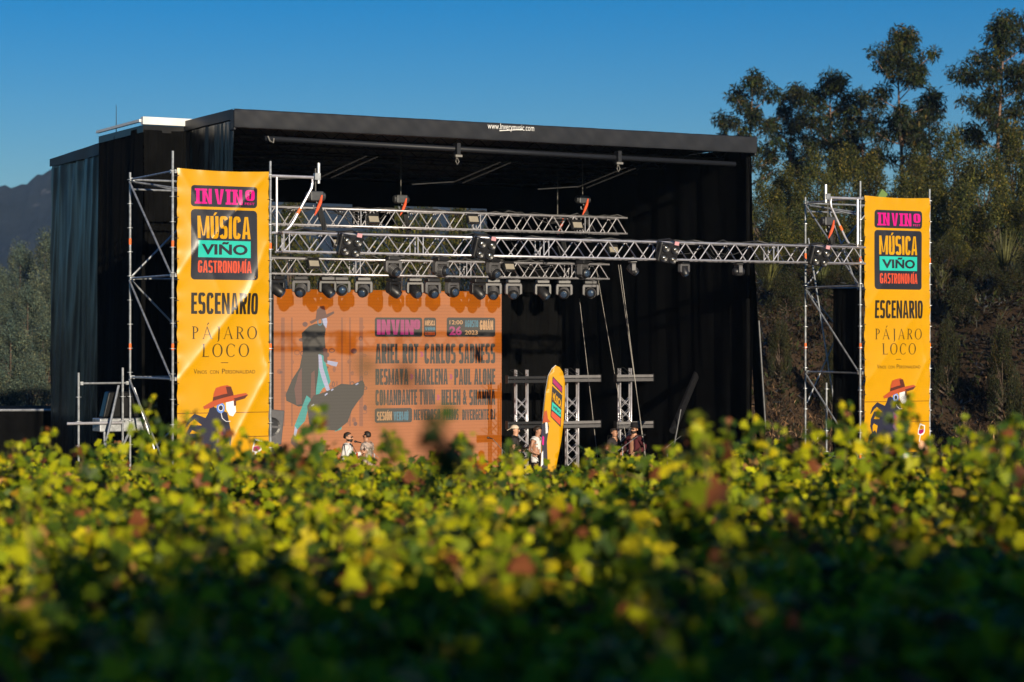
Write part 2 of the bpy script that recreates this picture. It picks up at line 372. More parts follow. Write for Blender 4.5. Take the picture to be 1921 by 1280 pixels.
# posts, mast
MB().tube((W - 0.05, 0.05, 0.02), (W - 0.05, 0.05, 9.6), 0.05, 8).build('corner_post', M['cloth'], stage)
MB().tube((W + 0.40, -0.06, 3.0), (W + 0.20, -0.06, 5.6), 0.028, 8).build('outrigger_post', M['dark_steel'], stage)
MB().tube((-0.98, 5.0, 9.95), (-0.98, 5.0, 10.6), 0.012, 5, 0.006).build('antenna', M['dark_steel'], stage)
MB().tube((upx(1262, 1.0), 1.0, 2.9), (upx(1348, 4), 4, 5.6), 0.09, 8).build('brace_pole', M['black_metal'], stage)
MB().tube((upx(1256, 1.0), 0.95, 2.1), (upx(1277, 1.0), 1.0, 3.42), 0.022, 8).build('brace_pole', M['dark_steel'], stage)
for a, bx, va, vb in (((1118, 500), 1192, 5.5, 3.8), ((1160, 497), 1222, 3.6, 2.4), ((1164, 497), 1219, 3.7, 2.5), ((1087, 560), 1128, 6.0, 4.6), ((1203, 330), 1206, 9.0, 9.0)):
    u0, u1 = upx(a[0], va), upx(bx, vb)                              # stays from the rigging down to the deck
    MB().tube((u0, va, zpx(a[1], u0, va)), (u1, vb, 1.2), 0.008, 5).build('stay_wire', M['wire'], stage)
MB().tube((upx(1217, 6), 6, 4.4), (upx(1217, 6), 6, 5.4), 0.02, 6).build('light_pole', M['galv'], stage)

# dark covered platform at the far left of the stage
pl = thing('black_covered_platform', 'low black-covered platform with a grey edge rail left of the stage', 'platform', Matrix.Translation((-15.5, 58, 0)) @ Matrix.Rotation(R(5), 4, 'Z'))
curtain('cover', (-6, 0), (4.0, 0), 0.02, 3.2, M['cloth'], 30, 0.05, 3, 60, 6, parent=pl)
MB().box((-1, 2.0, 3.22), (10, 4.0, 0.08)).build('top', M['cloth'], pl)
MB().tube((-6, -0.07, 3.26), (4.0, -0.07, 3.26), 0.035, 8).build('edge_rail', M['galv'], pl)
# ------------------------------------------------------------------ lettering and flat print
_tc = {}
def text_polys(s, bold=0.0, shear=0.0, spacing=1.0):       # a string as filled outlines: (N,2) vertices and faces
    key = (s, bold, shear, spacing)
    if key in _tc: return _tc[key]
    cu = bpy.data.curves.new('t', 'FONT'); cu.body = s; cu.fill_mode = 'FRONT'; cu.offset = bold; cu.shear = shear; cu.resolution_u = 3; cu.space_character = spacing
    ob = bpy.data.objects.new('t', cu); COL.objects.link(ob)
    dg = bpy.context.evaluated_depsgraph_get(); dg.update()
    me = bpy.data.meshes.new_from_object(ob.evaluated_get(dg))
    v = np.array([(q.co.x, q.co.y) for q in me.vertices]); f = [tuple(p.vertices) for p in me.polygons]
    bpy.data.objects.remove(ob); bpy.data.curves.remove(cu); bpy.data.meshes.remove(me)
    _tc[key] = (v, f); return v, f
class Print:                                               # layers of flat print in a plane (x right, y up)
    def __init__(s): s.layers = []
    def raw(s, v, f, m, lift): s.layers.append((np.array(v, float), f, m, lift))
    def text(s, st, x0, x1, y0, y1, m, lift=0.004, bold=0.0, shear=0.0, spacing=1.0):
        v, f = text_polys(st, bold, shear, spacing); lo, hi = v.min(0), v.max(0)
        s.raw((v - lo) / (hi - lo) * [x1 - x0, y1 - y0] + [x0, y0], f, m, lift)
    def poly(s, pts, m, lift=0.003): s.raw(pts, [tuple(range(len(pts)))], m, lift)
    def rrect(s, x0, x1, y0, y1, r, m, lift=0.002):
        pts = []
        for cx, cy, a0 in ((x1 - r, y1 - r, 0), (x0 + r, y1 - r, 90), (x0 + r, y0 + r, 180), (x1 - r, y0 + r, 270)):
            for k in range(5): a = R(a0 + 22.5 * k); pts.append((cx + r * math.cos(a), cy + r * math.sin(a)))
        s.poly(pts, m, lift)
    def disc(s, cx, cy, rx, ry, m, lift=0.003, n=20): s.poly([(cx + rx * math.cos(2 * math.pi * k / n), cy + ry * math.sin(2 * math.pi * k / n)) for k in range(n)], m, lift)
    def ring(s, cx, cy, rx, ry, t, m, lift=0.003, a0=0, a1=360, t2=None, n=20):
        t2 = t if t2 is None else t2; v = []; f = []
        for k in range(n + 1):
            a = R(a0 + (a1 - a0) * k / n); w = t + (t2 - t) * abs(math.cos(a))
            v += [(cx + rx * math.cos(a), cy + ry * math.sin(a)), (cx + (rx - w) * math.cos(a), cy + (ry - t) * math.sin(a))]
        for k in range(n): f.append((2 * k, 2 * k + 2, 2 * k + 3, 2 * k + 1))
        s.raw(v, f, m, lift)
    def stroke(s, pts, w, m, lift=0.003):
        pts = [Vector(p) for p in pts]; v = []; f = []
        for i, p in enumerate(pts):
            t = pts[min(i + 1, len(pts) - 1)] - pts[max(i - 1, 0)]; n = Vector((-t.y, t.x)).normalized(); ww = w[i] if hasattr(w, '__len__') else w
            v += [tuple(p + n * ww / 2), tuple(p - n * ww / 2)]
        for i in range(len(pts) - 1): f.append((2 * i, 2 * i + 1, 2 * i + 3, 2 * i + 2))
        s.raw(v, f, m, lift)
    def build(s, name, parent, disp=None, cut=0.0, filt=None, xf=None):   # plane x,z of the parent, print towards -y
        mats = []; vs = []; fs = []; mi = []
        for v, f, m, lift in s.layers:
            if filt and not filt(m): continue
            if m not in mats: mats.append(m)
            n = len(vs); vs += [(p[0], lift, p[1]) for p in v]; fs += [tuple(i + n for i in q) for q in f]; mi += [mats.index(m)] * len(f)
        me = bpy.data.meshes.new(name); me.from_pydata(vs, [], fs); me.polygons.foreach_set('material_index', mi)
        for m in mats: me.materials.append(m)
        bm = bmesh.new(); bm.from_mesh(me)
        bmesh.ops.triangulate(bm, faces=[q for q in bm.faces if len(q.verts) > 4])
        if cut:
            xs = [v.co.x for v in bm.verts]; zs = [v.co.z for v in bm.verts]
            for ax, lo, hi in ((0, min(xs), max(xs)), (2, min(zs), max(zs))):
                k = math.ceil(lo / cut)
                while k * cut < hi:
                    co = [0, 0, 0]; no = [0, 0, 0]; co[ax] = k * cut; no[ax] = 1
                    bmesh.ops.bisect_plane(bm, geom=bm.verts[:] + bm.edges[:] + bm.faces[:], plane_co=co, plane_no=no); k += 1
        for v in bm.verts:
            d = disp(v.co.x, v.co.z) if disp else 0.0
            v.co.y = -(v.co.y + d)
            if xf: v.co = Vector(xf(v.co.x, v.co.y, v.co.z))
        bmesh.ops.recalc_face_normals(bm, faces=bm.faces[:])
        bm.to_mesh(me); bm.free(); me.polygons.foreach_set('use_smooth', [bool(cut)] * len(me.polygons))
        return mob(name, me, parent)

def vinyl(n, c, r=0.33): return mat(n, c, r, spec=0.4, noise=0.05, nscale=2, bump=0.10, bscale=2.2)
V = dict(yellow=vinyl('yellow_vinyl', (0.56, 0.28, 0.001)), black=vinyl('charcoal_print', (0.02, 0.02, 0.028)), pink=vinyl('magenta_print', (0.58, 0.006, 0.20)),
         teal=vinyl('teal_print', (0.02, 0.46, 0.37)), red=vinyl('red_orange_print', (0.58, 0.07, 0.028)), ink=vinyl('black_ink', (0.018, 0.014, 0.010)),
         rust=vinyl('rust_hat_print', (0.40, 0.07, 0.022)), brown=vinyl('dark_brown_print', (0.09, 0.022, 0.014)), pale=vinyl('pale_print', (0.72, 0.72, 0.74)),
         blue=vinyl('blue_print', (0.10, 0.22, 0.62)), navy=vinyl('navy_hair_print', (0.022, 0.022, 0.042)), violet=vinyl('violet_print', (0.13, 0.06, 0.16)), wine=vinyl('wine_print', (0.33, 0.01, 0.11)), skin=vinyl('peach_print', (0.75, 0.42, 0.24)))

def serif_line(pr, st, x0, x1, y0, y1, m, lift=0.004):     # thick-and-thin roman capitals with small serifs
    h = y1 - y0; Wd = dict(P=.62, A=.80, Á=.80, J=.42, R=.70, O=.86, L=.58, C=.76)
    gap = 0.30; tot = sum(Wd[c] for c in st) + gap * (len(st) - 1); k = (x1 - x0) / tot; x = x0
    T, t, sf = 0.105 * h, 0.05 * h, 0.035 * h
    def rect(a, b, c, d): pr.poly([(a, c), (b, c), (b, d), (a, d)], m, lift)
    for c in st:
        w_ = Wd[c] * k
        if c in 'PRLJ':
            sx = x + (w_ * 0.55 if c == 'J' else 0.10 * h)
            if c == 'J':
                rect(sx, sx + T, y0 + 0.0 * h, y1); pr.ring(sx - 0.10 * h + T / 2, y0 + 0.02 * h, 0.10 * h + T / 2, 0.24 * h, t, m, lift, -100, 0, T)
            else: rect(sx, sx + T, y0, y1); rect(sx - 0.08 * h, sx + T + 0.08 * h, y0, y0 + sf)
            rect(sx - 0.08 * h, sx + T + 0.06 * h, y1 - sf, y1)
        if c in 'PR': pr.ring(x + 0.10 * h + T, y0 + 0.735 * h, w_ * 0.66 - T * 0.5, 0.265 * h, t, m, lift, -90, 90, T)
        if c == 'R': pr.poly([(x + w_ * 0.42, y0 + 0.48 * h), (x + w_ * 0.42 + T, y0 + 0.50 * h), (x + w_ * 1.05, y0), (x + w_ * 0.84, y0)], m, lift)
        if c == 'L': rect(x + 0.1 * h, x + w_, y0, y0 + t); pr.poly([(x + w_ - 0.03 * h, y0), (x + w_, y0), (x + w_ + 0.02 * h, y0 + 0.16 * h)], m, lift)
        if c in 'AÁ':
            ap = x + w_ * 0.5
            pr.poly([(x + w_ * 0.05, y0), (x + w_ * 0.05 + t, y0), (ap + t * 0.3, y1), (ap - t * 0.4, y1)], m, lift)
            pr.poly([(ap - T * 0.4, y1), (ap + t * 0.3, y1), (x + w_, y0), (x + w_ - T * 1.15, y0)], m, lift)
            rect(x + w_ * 0.22, x + w_ * 0.76, y0 + 0.32 * h, y0 + 0.32 * h + sf)
            rect(x - 0.02 * h, x + w_ * 0.05 + t + 0.05 * h, y0, y0 + sf); rect(x + w_ - T * 1.4, x + w_ + 0.05 * h, y0, y0 + sf)
            if c == 'Á': pr.poly([(ap - 0.02 * h, y1 + 0.10 * h), (ap + 0.03 * h, y1 + 0.10 * h), (ap + 0.19 * h, y1 + 0.30 * h), (ap + 0.08 * h, y1 + 0.30 * h)], m, lift)
        if c == 'O': pr.ring(x + w_ / 2, y0 + h / 2, w_ / 2, h * 0.52, t, m, lift, 0, 360, T * 1.15, 28)
        if c == 'C':
            pr.ring(x + w_ * 0.55, y0 + h / 2, w_ * 0.55, h * 0.52, t, m, lift, 42, 318, T * 1.15, 24)
            pr.poly([(x + w_ * 0.93, y0 + 0.72 * h), (x + w_ * 0.97, y0 + 0.72 * h), (x + w_ * 0.97, y0 + 0.98 * h), (x + w_ * 0.92, y0 + 0.86 * h)], m, lift)
        x += w_ + gap * k

def block_glyph(c, s=0.185, b=0.14, w=0.46):               # one condensed block capital: polygons in a box of height 1
    P_ = []; acc = None
    if c in 'ÁÍÓÚ': acc = 'a'; c = dict(zip('ÁÍÓÚ', 'AIOU'))[c]
    if c == 'Ñ': acc = 't'; c = 'N'
    def rect(x0, x1, y0, y1): P_.append([(x0, y0), (x1, y0), (x1, y1), (x0, y1)])
    def arc(cx, cy, rx, ry, a0, a1, n=20):
        def pt(a, x, y): ca, sa = math.cos(R(a)), math.sin(R(a)); e = 0.55; return (cx + x * math.copysign(abs(ca) ** e, ca), cy + y * math.copysign(abs(sa) ** e, sa))
        for k in range(n):
            p, q = a0 + (a1 - a0) * k / n, a0 + (a1 - a0) * (k + 1) / n
            P_.append([pt(p, rx, ry), pt(q, rx, ry), pt(q, rx - s, ry - b), pt(p, rx - s, ry - b)])
    h = w / 2
    if c == 'I': w = s; rect(0, s, 0, 1)
    elif c in 'EFL':
        w = 0.38; rect(0, s, 0, 1)
        if c != 'F': rect(s, w, 0, b)
        if c != 'L': rect(s, w, 1 - b, 1); rect(s, w * 0.92, 0.5 - b / 2 + .01, 0.5 + b / 2 + .01)
    elif c == 'T': w = 0.42; rect(0, w, 1 - b, 1); rect(w / 2 - s / 2, w / 2 + s / 2, 0, 1 - b)
    elif c == 'H': rect(0, s, 0, 1); rect(w - s, w, 0, 1); rect(s, w - s, 0.5 - b / 2, 0.5 + b / 2)
    elif c == 'N': w = 0.5; rect(0, s * .9, 0, 1); rect(w - s * .9, w, 0, 1); P_.append([(s * .9, 1), (s * .3, 1), (w - s * .9, 0), (w - s * .3, 0)])
    elif c == 'M':
        w = 0.66; rect(0, s * .9, 0, 1); rect(w - s * .9, w, 0, 1); P_.append([(s * .9, 1), (s * .4, 1), (w / 2 - s * .35, 0.12), (w / 2 + .001, 0.12)]); P_.append([(w - s * .4, 1), (w - s * .9, 1), (w / 2, 0.12), (w / 2 + s * .35, 0.12)])
    elif c == 'A': w = 0.50; P_.append([(0, 0), (s * .92, 0), (w / 2 + .01, 1), (w / 2 - s * .55, 1)]); P_.append([(w, 0), (w - s * .92, 0), (w / 2, 1), (w / 2 + s * .55, 1)]); rect(w * .28, w * .72, 0.2, 0.2 + b * .9)
    elif c == 'V': w = 0.50; P_.append([(0, 1), (s * .95, 1), (w / 2 + .01, 0), (w / 2 - s * .5, 0)]); P_.append([(w, 1), (w - s * .95, 1), (w / 2, 0), (w / 2 + s * .5, 0)])
    elif c == 'W':
        w = 0.72
        for o in (0, w / 2 - s * .3): q = w / 2 + s * .3; P_.append([(o, 1), (o + s * .85, 1), (o + q / 2, 0), (o + q / 2 - s * .45, 0)]); P_.append([(o + q, 1), (o + q - s * .85, 1), (o + q / 2, 0), (o + q / 2 + s * .45, 0)])
    elif c == 'Y': rect(h - s / 2, h + s / 2, 0, .45); P_.append([(0, 1), (s, 1), (h + s / 2, .42), (h - s / 2, .42)]); P_.append([(w, 1), (w - s, 1), (h - s / 2, .42), (h + s / 2, .42)])
    elif c in 'PRB':
        rect(0, s, 0, 1); rect(s, w * .5, 1 - b, 1); rect(s, w * .5, 0.44, 0.44 + b); arc(w * .42, 0.72, w * .58, 0.28, -90, 90)
        if c == 'R': P_.append([(w * .36, .46), (w * .74, .46), (w * 1.02, 0), (w * 1.02 - s, 0)])
        if c == 'B': rect(s, w * .5, 0, b); arc(w * .42, 0.29, w * .60, 0.29, -90, 90)
    elif c == 'D': rect(0, s, 0, 1); arc(w * .30, 0.5, w * .70, 0.5, -90, 90); rect(s, w * .32, 0, b); rect(s, w * .32, 1 - b, 1)
    elif c == 'O': arc(h, 0.5, h, 0.51, 0, 360, 36)
    elif c in 'CG':
        arc(h, 0.5, h, 0.51, 22, 338, 32)
        if c == 'G': rect(w - s, w, 0.14, 0.5); rect(h, w, 0.42, 0.42 + b * .8)
    elif c == 'U': rect(0, s, .3, 1); rect(w - s, w, .3, 1); arc(h, 0.32, h, 0.33, 180, 360, 18)
    elif c == 'J': w = .34; rect(w - s, w, .3, 1); arc(w * .42, 0.30, w * .58, 0.31, 200, 360, 14)
    elif c == 'S': arc(h, 0.725, h, 0.285, 18, 262, 18); arc(h, 0.285, h, 0.295, -162, 82, 18); P_.append([(h * .55, .56), (h * .9, .44), (h * 1.45, .44), (h * 1.1, .58)])
    else: w = 0.2
    if acc == 'a': P_.append([(w / 2 - .06, 1.03), (w / 2 + .04, 1.03), (w / 2 + .17, 1.17), (w / 2 + .03, 1.17)])
    if acc == 't': rect(w * .2, w * .8, 1.05, 1.15)
    return P_, w
def block_text(pr, st, x0, x1, y0, y1, m, lift=0.004, slab=0.0, gap=0.065, **kw):
    gl = [block_glyph(c, **kw) for c in st]; tot = sum(g[1] for g in gl) + gap * (len(st) - 1); k = (x1 - x0) / tot; h = y1 - y0; x = x0; j = 0
    for (ps, w), c in zip(gl, st):
        ps = list(ps)
        if slab and c in 'IN':
            for q in ((0.09, 0.09) if c == 'I' else (0.08,)): ps += [[(-slab, 0), (0.185 + slab, 0), (0.185 + slab, 0.13), (-slab, 0.13)], [(-slab, 0.87), (0.185 + slab, 0.87), (0.185 + slab, 1), (-slab, 1)]]
        for p in ps: pr.poly([(x + a * k, y0 + b_ * h) for a, b_ in p], m, lift + 0.00008 * (j % 9)); j += 1
        x += (w + gap) * k

def slab_invino(pr, x0, x1, y0, y1, m, lift):              # INVIN with a small raised O over FEST
    dx = x1 - x0; h = y1 - y0
    block_text(pr, 'INVIN', x0 + dx * 0.03, x0 + dx * 0.79, y0, y1, m, lift, slab=0.07, gap=0.16)
    block_text(pr, 'O', x0 + dx * 0.84, x1, y0 + h * 0.30, y1, m, lift)
    pr.text('FEST', x0 + dx * 0.83, x1, y0 + h * 0.02, y0 + h * 0.17, m, lift, 0.01)

def logo(pr, X, Y, V=V, lift=0.003):                       # the two dark panels; X, Y map photograph pixels of the left banner
    pr.rrect(X(355), X(482), Y(391), Y(352), 0.07, V['black'], lift)
    slab_invino(pr, X(361), X(477), Y(386), Y(358), V['pink'], lift + 0.003)
    pr.rrect(X(355), X(482), Y(525), Y(396), 0.08, V['black'], lift)
    block_text(pr, 'MÚSICA', X(367), X(469), Y(449), Y(408), V['yellow'], lift + 0.003)
    pr.poly([(X(368), Y(484)), (X(469), Y(484)), (X(469), Y(453)), (X(368), Y(453))], V['teal'], lift + 0.003)
    pr.text('VIÑO', X(374), X(463), Y(479), Y(455), V['black'], lift + 0.006, 0.035)
    block_text(pr, 'GASTRONOMÍA', X(368), X(470), Y(512), Y(490), V['red'], lift + 0.003)

def banner_prints(BH):
    X = lambda p: (p - 330) / 175 * 1.94
    Y = lambda p: BH - (p - 322) / 92.6
    lg = Print(); logo(lg, X, Y)
    tx = Print()
    block_text(tx, 'ESCENARIO', X(356), X(483), Y(588), Y(549), V['ink'])
    serif_line(tx, 'PÁJARO', X(357), X(481), Y(634), Y(611), V['ink']); serif_line(tx, 'LOCO', X(375), X(466), Y(667), Y(643), V['ink'])
    tx.poly([(X(412), Y(678.4)), (X(426), Y(678.4)), (X(426), Y(677.2)), (X(412), Y(677.2))], V['ink'])
    for wd, a, b in (('V', 360, 366), ('INOS', 367, 385), ('CON', 391, 408), ('P', 414, 420), ('ERSONALIDAD', 421, 478)):
        tx.text(wd, X(a), X(b), Y(698), Y(698 - (9 if len(wd) == 1 else 6.5)), V['ink'], 0.004, -0.002)
    fg = Print(); q = lambda pts: [(X(a), Y(b)) for a, b in pts]
    fg.poly(q([(393, 752), (400, 760), (424, 770), (428, 790), (432, 810), (428, 850), (434, 884), (352, 884), (358, 850), (366, 812), (376, 790), (388, 770)]), V['navy'], 0.003)
    for lk in ([(380, 786), (362, 776), (352, 784), (345, 796)], [(374, 800), (356, 796), (349, 808), (346, 818)], [(366, 815), (352, 812), (347, 822), (350, 838)], [(360, 838), (346, 846), (341, 858), (347, 866)], [(358, 860), (348, 872), (340, 876)]):
        fg.stroke(q(lk), [0.16, 0.11, 0.07, 0.02][:len(lk)], V['navy'], 0.0034)
    fg.poly(q([(404, 792), (420, 800), (424, 826), (414, 838), (404, 826)]), V['violet'], 0.005)
    fg.poly(q([(408, 798), (416, 806), (416, 826), (408, 820)]), V['wine'], 0.006)
    fg.poly(q([(421, 746), (440, 744), (440, 760), (441, 768), (435, 777), (428, 775), (422, 764)]), V['pale'], 0.006)
    fg.poly(q([(436, 746), (441, 746), (441, 757), (437, 758)]), V['brown'], 0.008)
    fg.disc(X(411.5), Y(761), 0.088, 0.105, V['blue'], 0.008); fg.disc(X(411.5), Y(761), 0.055, 0.065, V['pale'], 0.010); fg.disc(X(411.5), Y(761), 0.044, 0.052, V['navy'], 0.012)
    fg.stroke(q([(412, 770), (414, 780), (421, 786), (430, 786)]), 0.013, V['pale'], 0.012)
    fg.poly(q([(378, 758), (396, 748), (420, 741), (446, 736), (460, 734), (464, 738), (458, 743), (436, 748), (412, 753), (392, 761), (380, 763)]), V['rust'], 0.010)
    fg.poly(q([(436, 744), (464, 737), (458, 744), (440, 749)]), V['brown'], 0.0115)
    fg.poly(q([(396, 748), (398, 734), (402, 724), (412, 721), (424, 719), (431, 722), (436, 738), (420, 741)]), V['rust'], 0.012)
    fg.poly(q([(396, 748), (397, 741), (416, 736), (435, 733), (436, 738), (418, 742)]), V['brown'], 0.014)
    fg.poly(q([(421, 722), (431, 722), (435, 733), (424, 735)]), V['brown'], 0.0132)
    g = [(478, 819), (493, 824), (491, 840), (486, 845), (479, 846), (472, 843), (473, 833)]
    fg.poly(q(g), V['pale'], 0.005); fg.poly(q([(480, 823), (490, 826), (489, 832), (476, 833)]), V['yellow'], 0.007)
    fg.poly(q([(475, 834), (489, 832), (488, 839), (480, 843), (474, 841)]), V['wine'], 0.008); fg.stroke(q([(479, 845), (476, 860)]), 0.03, V['pale'], 0.007)
    fg.poly(q([(472, 866), (482, 856), (494, 862), (502, 876), (500, 884), (470, 884)]), V['skin'], 0.005)
    fg.stroke(q([(330, 770), (505, 770)]), 0.012, V['brown'], 0.002); fg.stroke(q([(452, 815), (505, 815)]), 0.012, V['brown'], 0.002)
    return lg, tx, fg
def crease(lines):
    def f(x, y):
        s = 0.018 * math.sin(x * 1.62) + 0.006 * math.sin(y * 1.3 + x * 2.0) + 0.010 * math.sin(y * 15.3) * (math.exp(-x / 0.10) + math.exp(-(1.94 - x) / 0.13)) + 0.004 * mnoise.noise(Vector((x * 3.1 + y * 1.7, y * 1.1 - x, 5.0))) + 0.012 * math.sin(x * 13) * math.exp(-(6.04 - y) / 0.12)
        for (ax, ay), (bx, by), a, wd in lines:
            dx, dy = bx - ax, by - ay; L = math.hypot(dx, dy); d = ((x - ax) * dy - (y - ay) * dx) / L
            t = ((x - ax) * dx + (y - ay) * dy) / L; e = 0.5 * (1 + math.tanh((t + 0.1) * 6)) * 0.5 * (1 + math.tanh((L - t + 0.1) * 6))
            s += a * math.exp(-abs(d) / wd) * e
        return s
    return f
BW, BH = 1.94, 6.04
def make_banner(name, label, mtx, lines):
    t = thing(name, label, 'banner', mtx, 'tall yellow scaffold banners'); dz = crease(lines)
    def fn(a, b):
        x, y = a * BW, b * BH
        ex = 0.012 * math.sin(y * 21) * (math.exp(-x / 0.1) + math.exp(-(BW - x) / 0.1)) * 0.5
        sag = -0.03 * math.sin(math.pi * a) * (b ** 20)
        return (x + ex * (a - 0.5) * 1.6, -dz(x, y) , y + sag)
    MB().grid(fn, 49, 151).build('sheet', V['yellow'], t, smooth=True)
    lg, tx, fg = banner_prints(BH)
    lg.build('logo_print', t, dz, 0.04); tx.build('lettering', t, dz, 0.04); fg.build('figure_print', t, dz, 0.04)
    tie = MB(); tm = None
    for k in range(15):
        for x in (-0.045, BW + 0.045):
            y = 0.15 + k * 0.41; MB().tube((x, 0.03, y), (x + (0.07 if x < 0 else -0.07), -dz(0 if x < 0 else BW, y) - 0.012, y), 0.009, 5).build('tie', M['cable'], t)
    return t

# ------------------------------------------------------------------ scaffold towers
def tubeobj(name, a, b, r, m, parent, n=8): return MB().tube(a, b, r, n).build(name, m, parent, smooth=False)
def standard(parent, x, y, z1, z0=0.02, tape=(6.0, 3.9)):
    mb = MB().tube((x, y, z0 + 0.2), (x, y, z1), 0.0245, 10).tube((x, y, z0), (x, y, z0 + 0.24), 0.018, 8).box((x, y, z0), (0.15, 0.15, 0.012))
    z = 0.45
    while z < z1 - 0.1: mb.lathe([(0.026, z - 0.012), (0.062, z - 0.006), (0.062, z + 0.006), (0.026, z + 0.012)], 8, mtx=Matrix.Translation((x, y, 0))); z += 0.5
    o = mb.build('upright', M['galv'], parent)
    for q in tape: MB().tube((x, y, q), (x, y, q + 0.13), 0.0275, 10).build('marker_tape', M['orange'], o)
    return o
def ledger(parent, a, b, nm='ledger'):
    a, b = Vector(a), Vector(b); d = (b - a).normalized()
    mb = MB().tube(a + d * 0.03, b - d * 0.03, 0.022, 8)
    for p, s in ((a, 1), (b, -1)): mb.box(p + d * s * 0.06, (0.06, 0.06, 0.07))
    return mb.build(nm, M['galv'], parent)
def tower(label, mtx, dep, ztop, bracket_side, lower):
    t = thing('scaffold_tower', label, 'scaffold', mtx, 'scaffold towers flanking the stage')
    w_ = 2.07; lv = [0.45, 2.35, 4.35, 6.40, 8.45]
    for x, y, zz in ((0, 0, ztop + 0.1), (w_, 0, ztop - 0.02), (0, dep, ztop - 0.15), (w_, dep, ztop - 0.1)): standard(t, x, y, zz, tape=(6.95 if y == 0 else 7.1, 4.92, 2.35))
    for z in lv:
        ledger(t, (0, 0, z), (w_, 0, z)); ledger(t, (0, dep, z), (w_, dep, z)); ledger(t, (0, 0, z), (0, dep, z)); ledger(t, (w_, 0, z), (w_, dep, z))
    for i in range(4):
        a, b = lv[i], lv[i + 1]
        for x in (0, w_): tubeobj('diagonal_brace', (x - 0.03, 0.05, a + 0.05), (x - 0.03, dep - 0.05, b - 0.05), 0.021, M['galv'], t)
        if i % 2 == 0: tubeobj('diagonal_brace', (0.05, dep + 0.03, b - 0.05), (w_ - 0.05, dep + 0.03, a + 0.05), 0.021, M['galv'], t)
        else: tubeobj('diagonal_brace', (0.05, dep + 0.03, a + 0.05), (w_ - 0.05, dep + 0.03, b - 0.05), 0.021, M['galv'], t)
    z = lv[-1] - 0.02                                       # reinforced top transom with a king frame
    for y in (0, dep):
        tubeobj('top_transom', (0.05, y, z - 0.18), (w_ - 0.05, y, z - 0.18), 0.02, M['galv'], t)
    tubeobj('top_transom', (0.03, dep, z - 0.02), (w_ * 0.5, dep * 0.6, z - 0.3), 0.02, M['galv'], t); tubeobj('top_transom', (0.03, dep, z - 0.02), (w_ * 0.5, dep * 0.4, z - 0.3), 0.02, M['galv'], t)
    s = bracket_side; x0 = w_ if s > 0 else 0               # cantilever bracket that carries the truss hoist
    br = MB().tube((x0, -0.05, z), (x0 + s * 0.92, -0.05, z), 0.03, 10).tube((x0 + s * 0.12, -0.05, z), (x0 + s * 0.12, -0.05, z - 1.13), 0.024, 8)
    br.path([(x0 + s * 0.9, -0.05, z), (x0 + s * 0.9, -0.05, z - 0.12), (x0 + s * 0.88, -0.05, z - 0.22), (x0 + s * 0.80, -0.05, z - 0.36), (x0 + s * 0.50, -0.05, z - 0.88), (x0 + s * 0.42, -0.05, z - 1.0), (x0 + s * 0.34, -0.05, z - 1.08), (x0 + s * 0.24, -0.05, z - 1.13), (x0, -0.05, z - 1.15)], 0.027, 10)
    b = br.build('bracket', M['alu'], t)
    MB().tube((x0 + s * 0.635, -0.05, z - 0.64), (x0 + s * 0.57, -0.05, z - 0.75), 0.031, 10).build('marker_tape', M['orange'], b)
    MB().box((x0 + s * 1.0, -0.05, z + 0.02), (0.12, 0.1, 0.14)).tube((x0 + s * 1.04, -0.05, z - 0.12), (x0 + s * 1.04, -0.05, z + 0.3), 0.035, 8).build('clamp', M['galv'], t)
    lower(t, w_, dep, lv)
    return t
def lower_left(t, w_, dep, lv):
    zA, zB = 4.23, 3.41
    standard(t, -1.10, dep, 4.45, tape=()); standard(t, -0.18, dep - 0.06, 4.55, tape=(2.1,)); standard(t, -1.10, 0.9, 3.3, tape=())
    ledger(t, (-1.10, dep, zA), (0, dep, zA)); tubeobj('ledger', (-1.36, dep - 0.05, zB), (-0.2, dep - 0.05, zB), 0.03, M['alu'], t)
    tubeobj('diagonal_brace', (-0.28, dep - 0.1, zA - 0.05), (-1.15, dep - 0.9, 1.6), 0.026, M['galv'], t)
    tubeobj('diagonal_brace', (0.02, dep - 0.1, 3.35), (-0.9, dep - 0.6, 1.9), 0.026, M['galv'], t)
    tubeobj('diagonal_brace', (0.05, dep - 0.1, zA - 0.1), (0.75, dep - 0.6, 1.6), 0.026, M['galv'], t)
    MB().box((-0.15, dep + 0.25, 3.36), (1.0, 0.5, 0.28)).build('ballast_tray', M['galv'], t, bevel=0.02)
    MB().prism([(-0.55, 3.51), (0.25, 3.51), (0.15, 4.05), (-0.42, 4.05)], dep + 0.1, dep + 0.4).build('ballast_cover', M['pvc'], t, bevel=0.03)
def lower_right(t, w_, dep, lv):
    standard(t, 0.02, dep * 0.62, 4.1, tape=()); tubeobj('diagonal_brace', (0.05, dep - 0.05, 7.6), (0.35, dep - 1.1, 2.0), 0.02, M['galv'], t)
    tubeobj('diagonal_brace', (0.02, 0.1, 6.3), (0.0, 1.2, 8.2), 0.021, M['galv'], t)
    tubeobj('diagonal_brace', (0.05, dep, 3.6), (1.2, dep - 0.3, 6.1), 0.02, M['galv'], t)
    curtain('backing_cloth', (0.06, dep * 0.52), (0.06, 0.12), 1.6, 6.35, M['cloth'], 33, 0.05, 6, 20, 10, parent=t)
    MB().box((w_ * 0.55, dep * 0.3, lv[-1] + 0.14), (0.2, 0.1, 0.22), rot=Matrix.Rotation(0.6, 3, 'Y')).build('sandbag', mat('green_cloth', (0.12, 0.2, 0.05), 0.8), t)
VT = -3.06
tower('galvanised scaffold tower at the left of the stage carrying a tall yellow banner', at(-2.51, VT), 2.57, 8.75, 1, lower_left)
tower('galvanised scaffold tower at the right in front of the wooded bank carrying a yellow banner', at(14.43, VT), 2.15, 8.75, -1, lower_right)
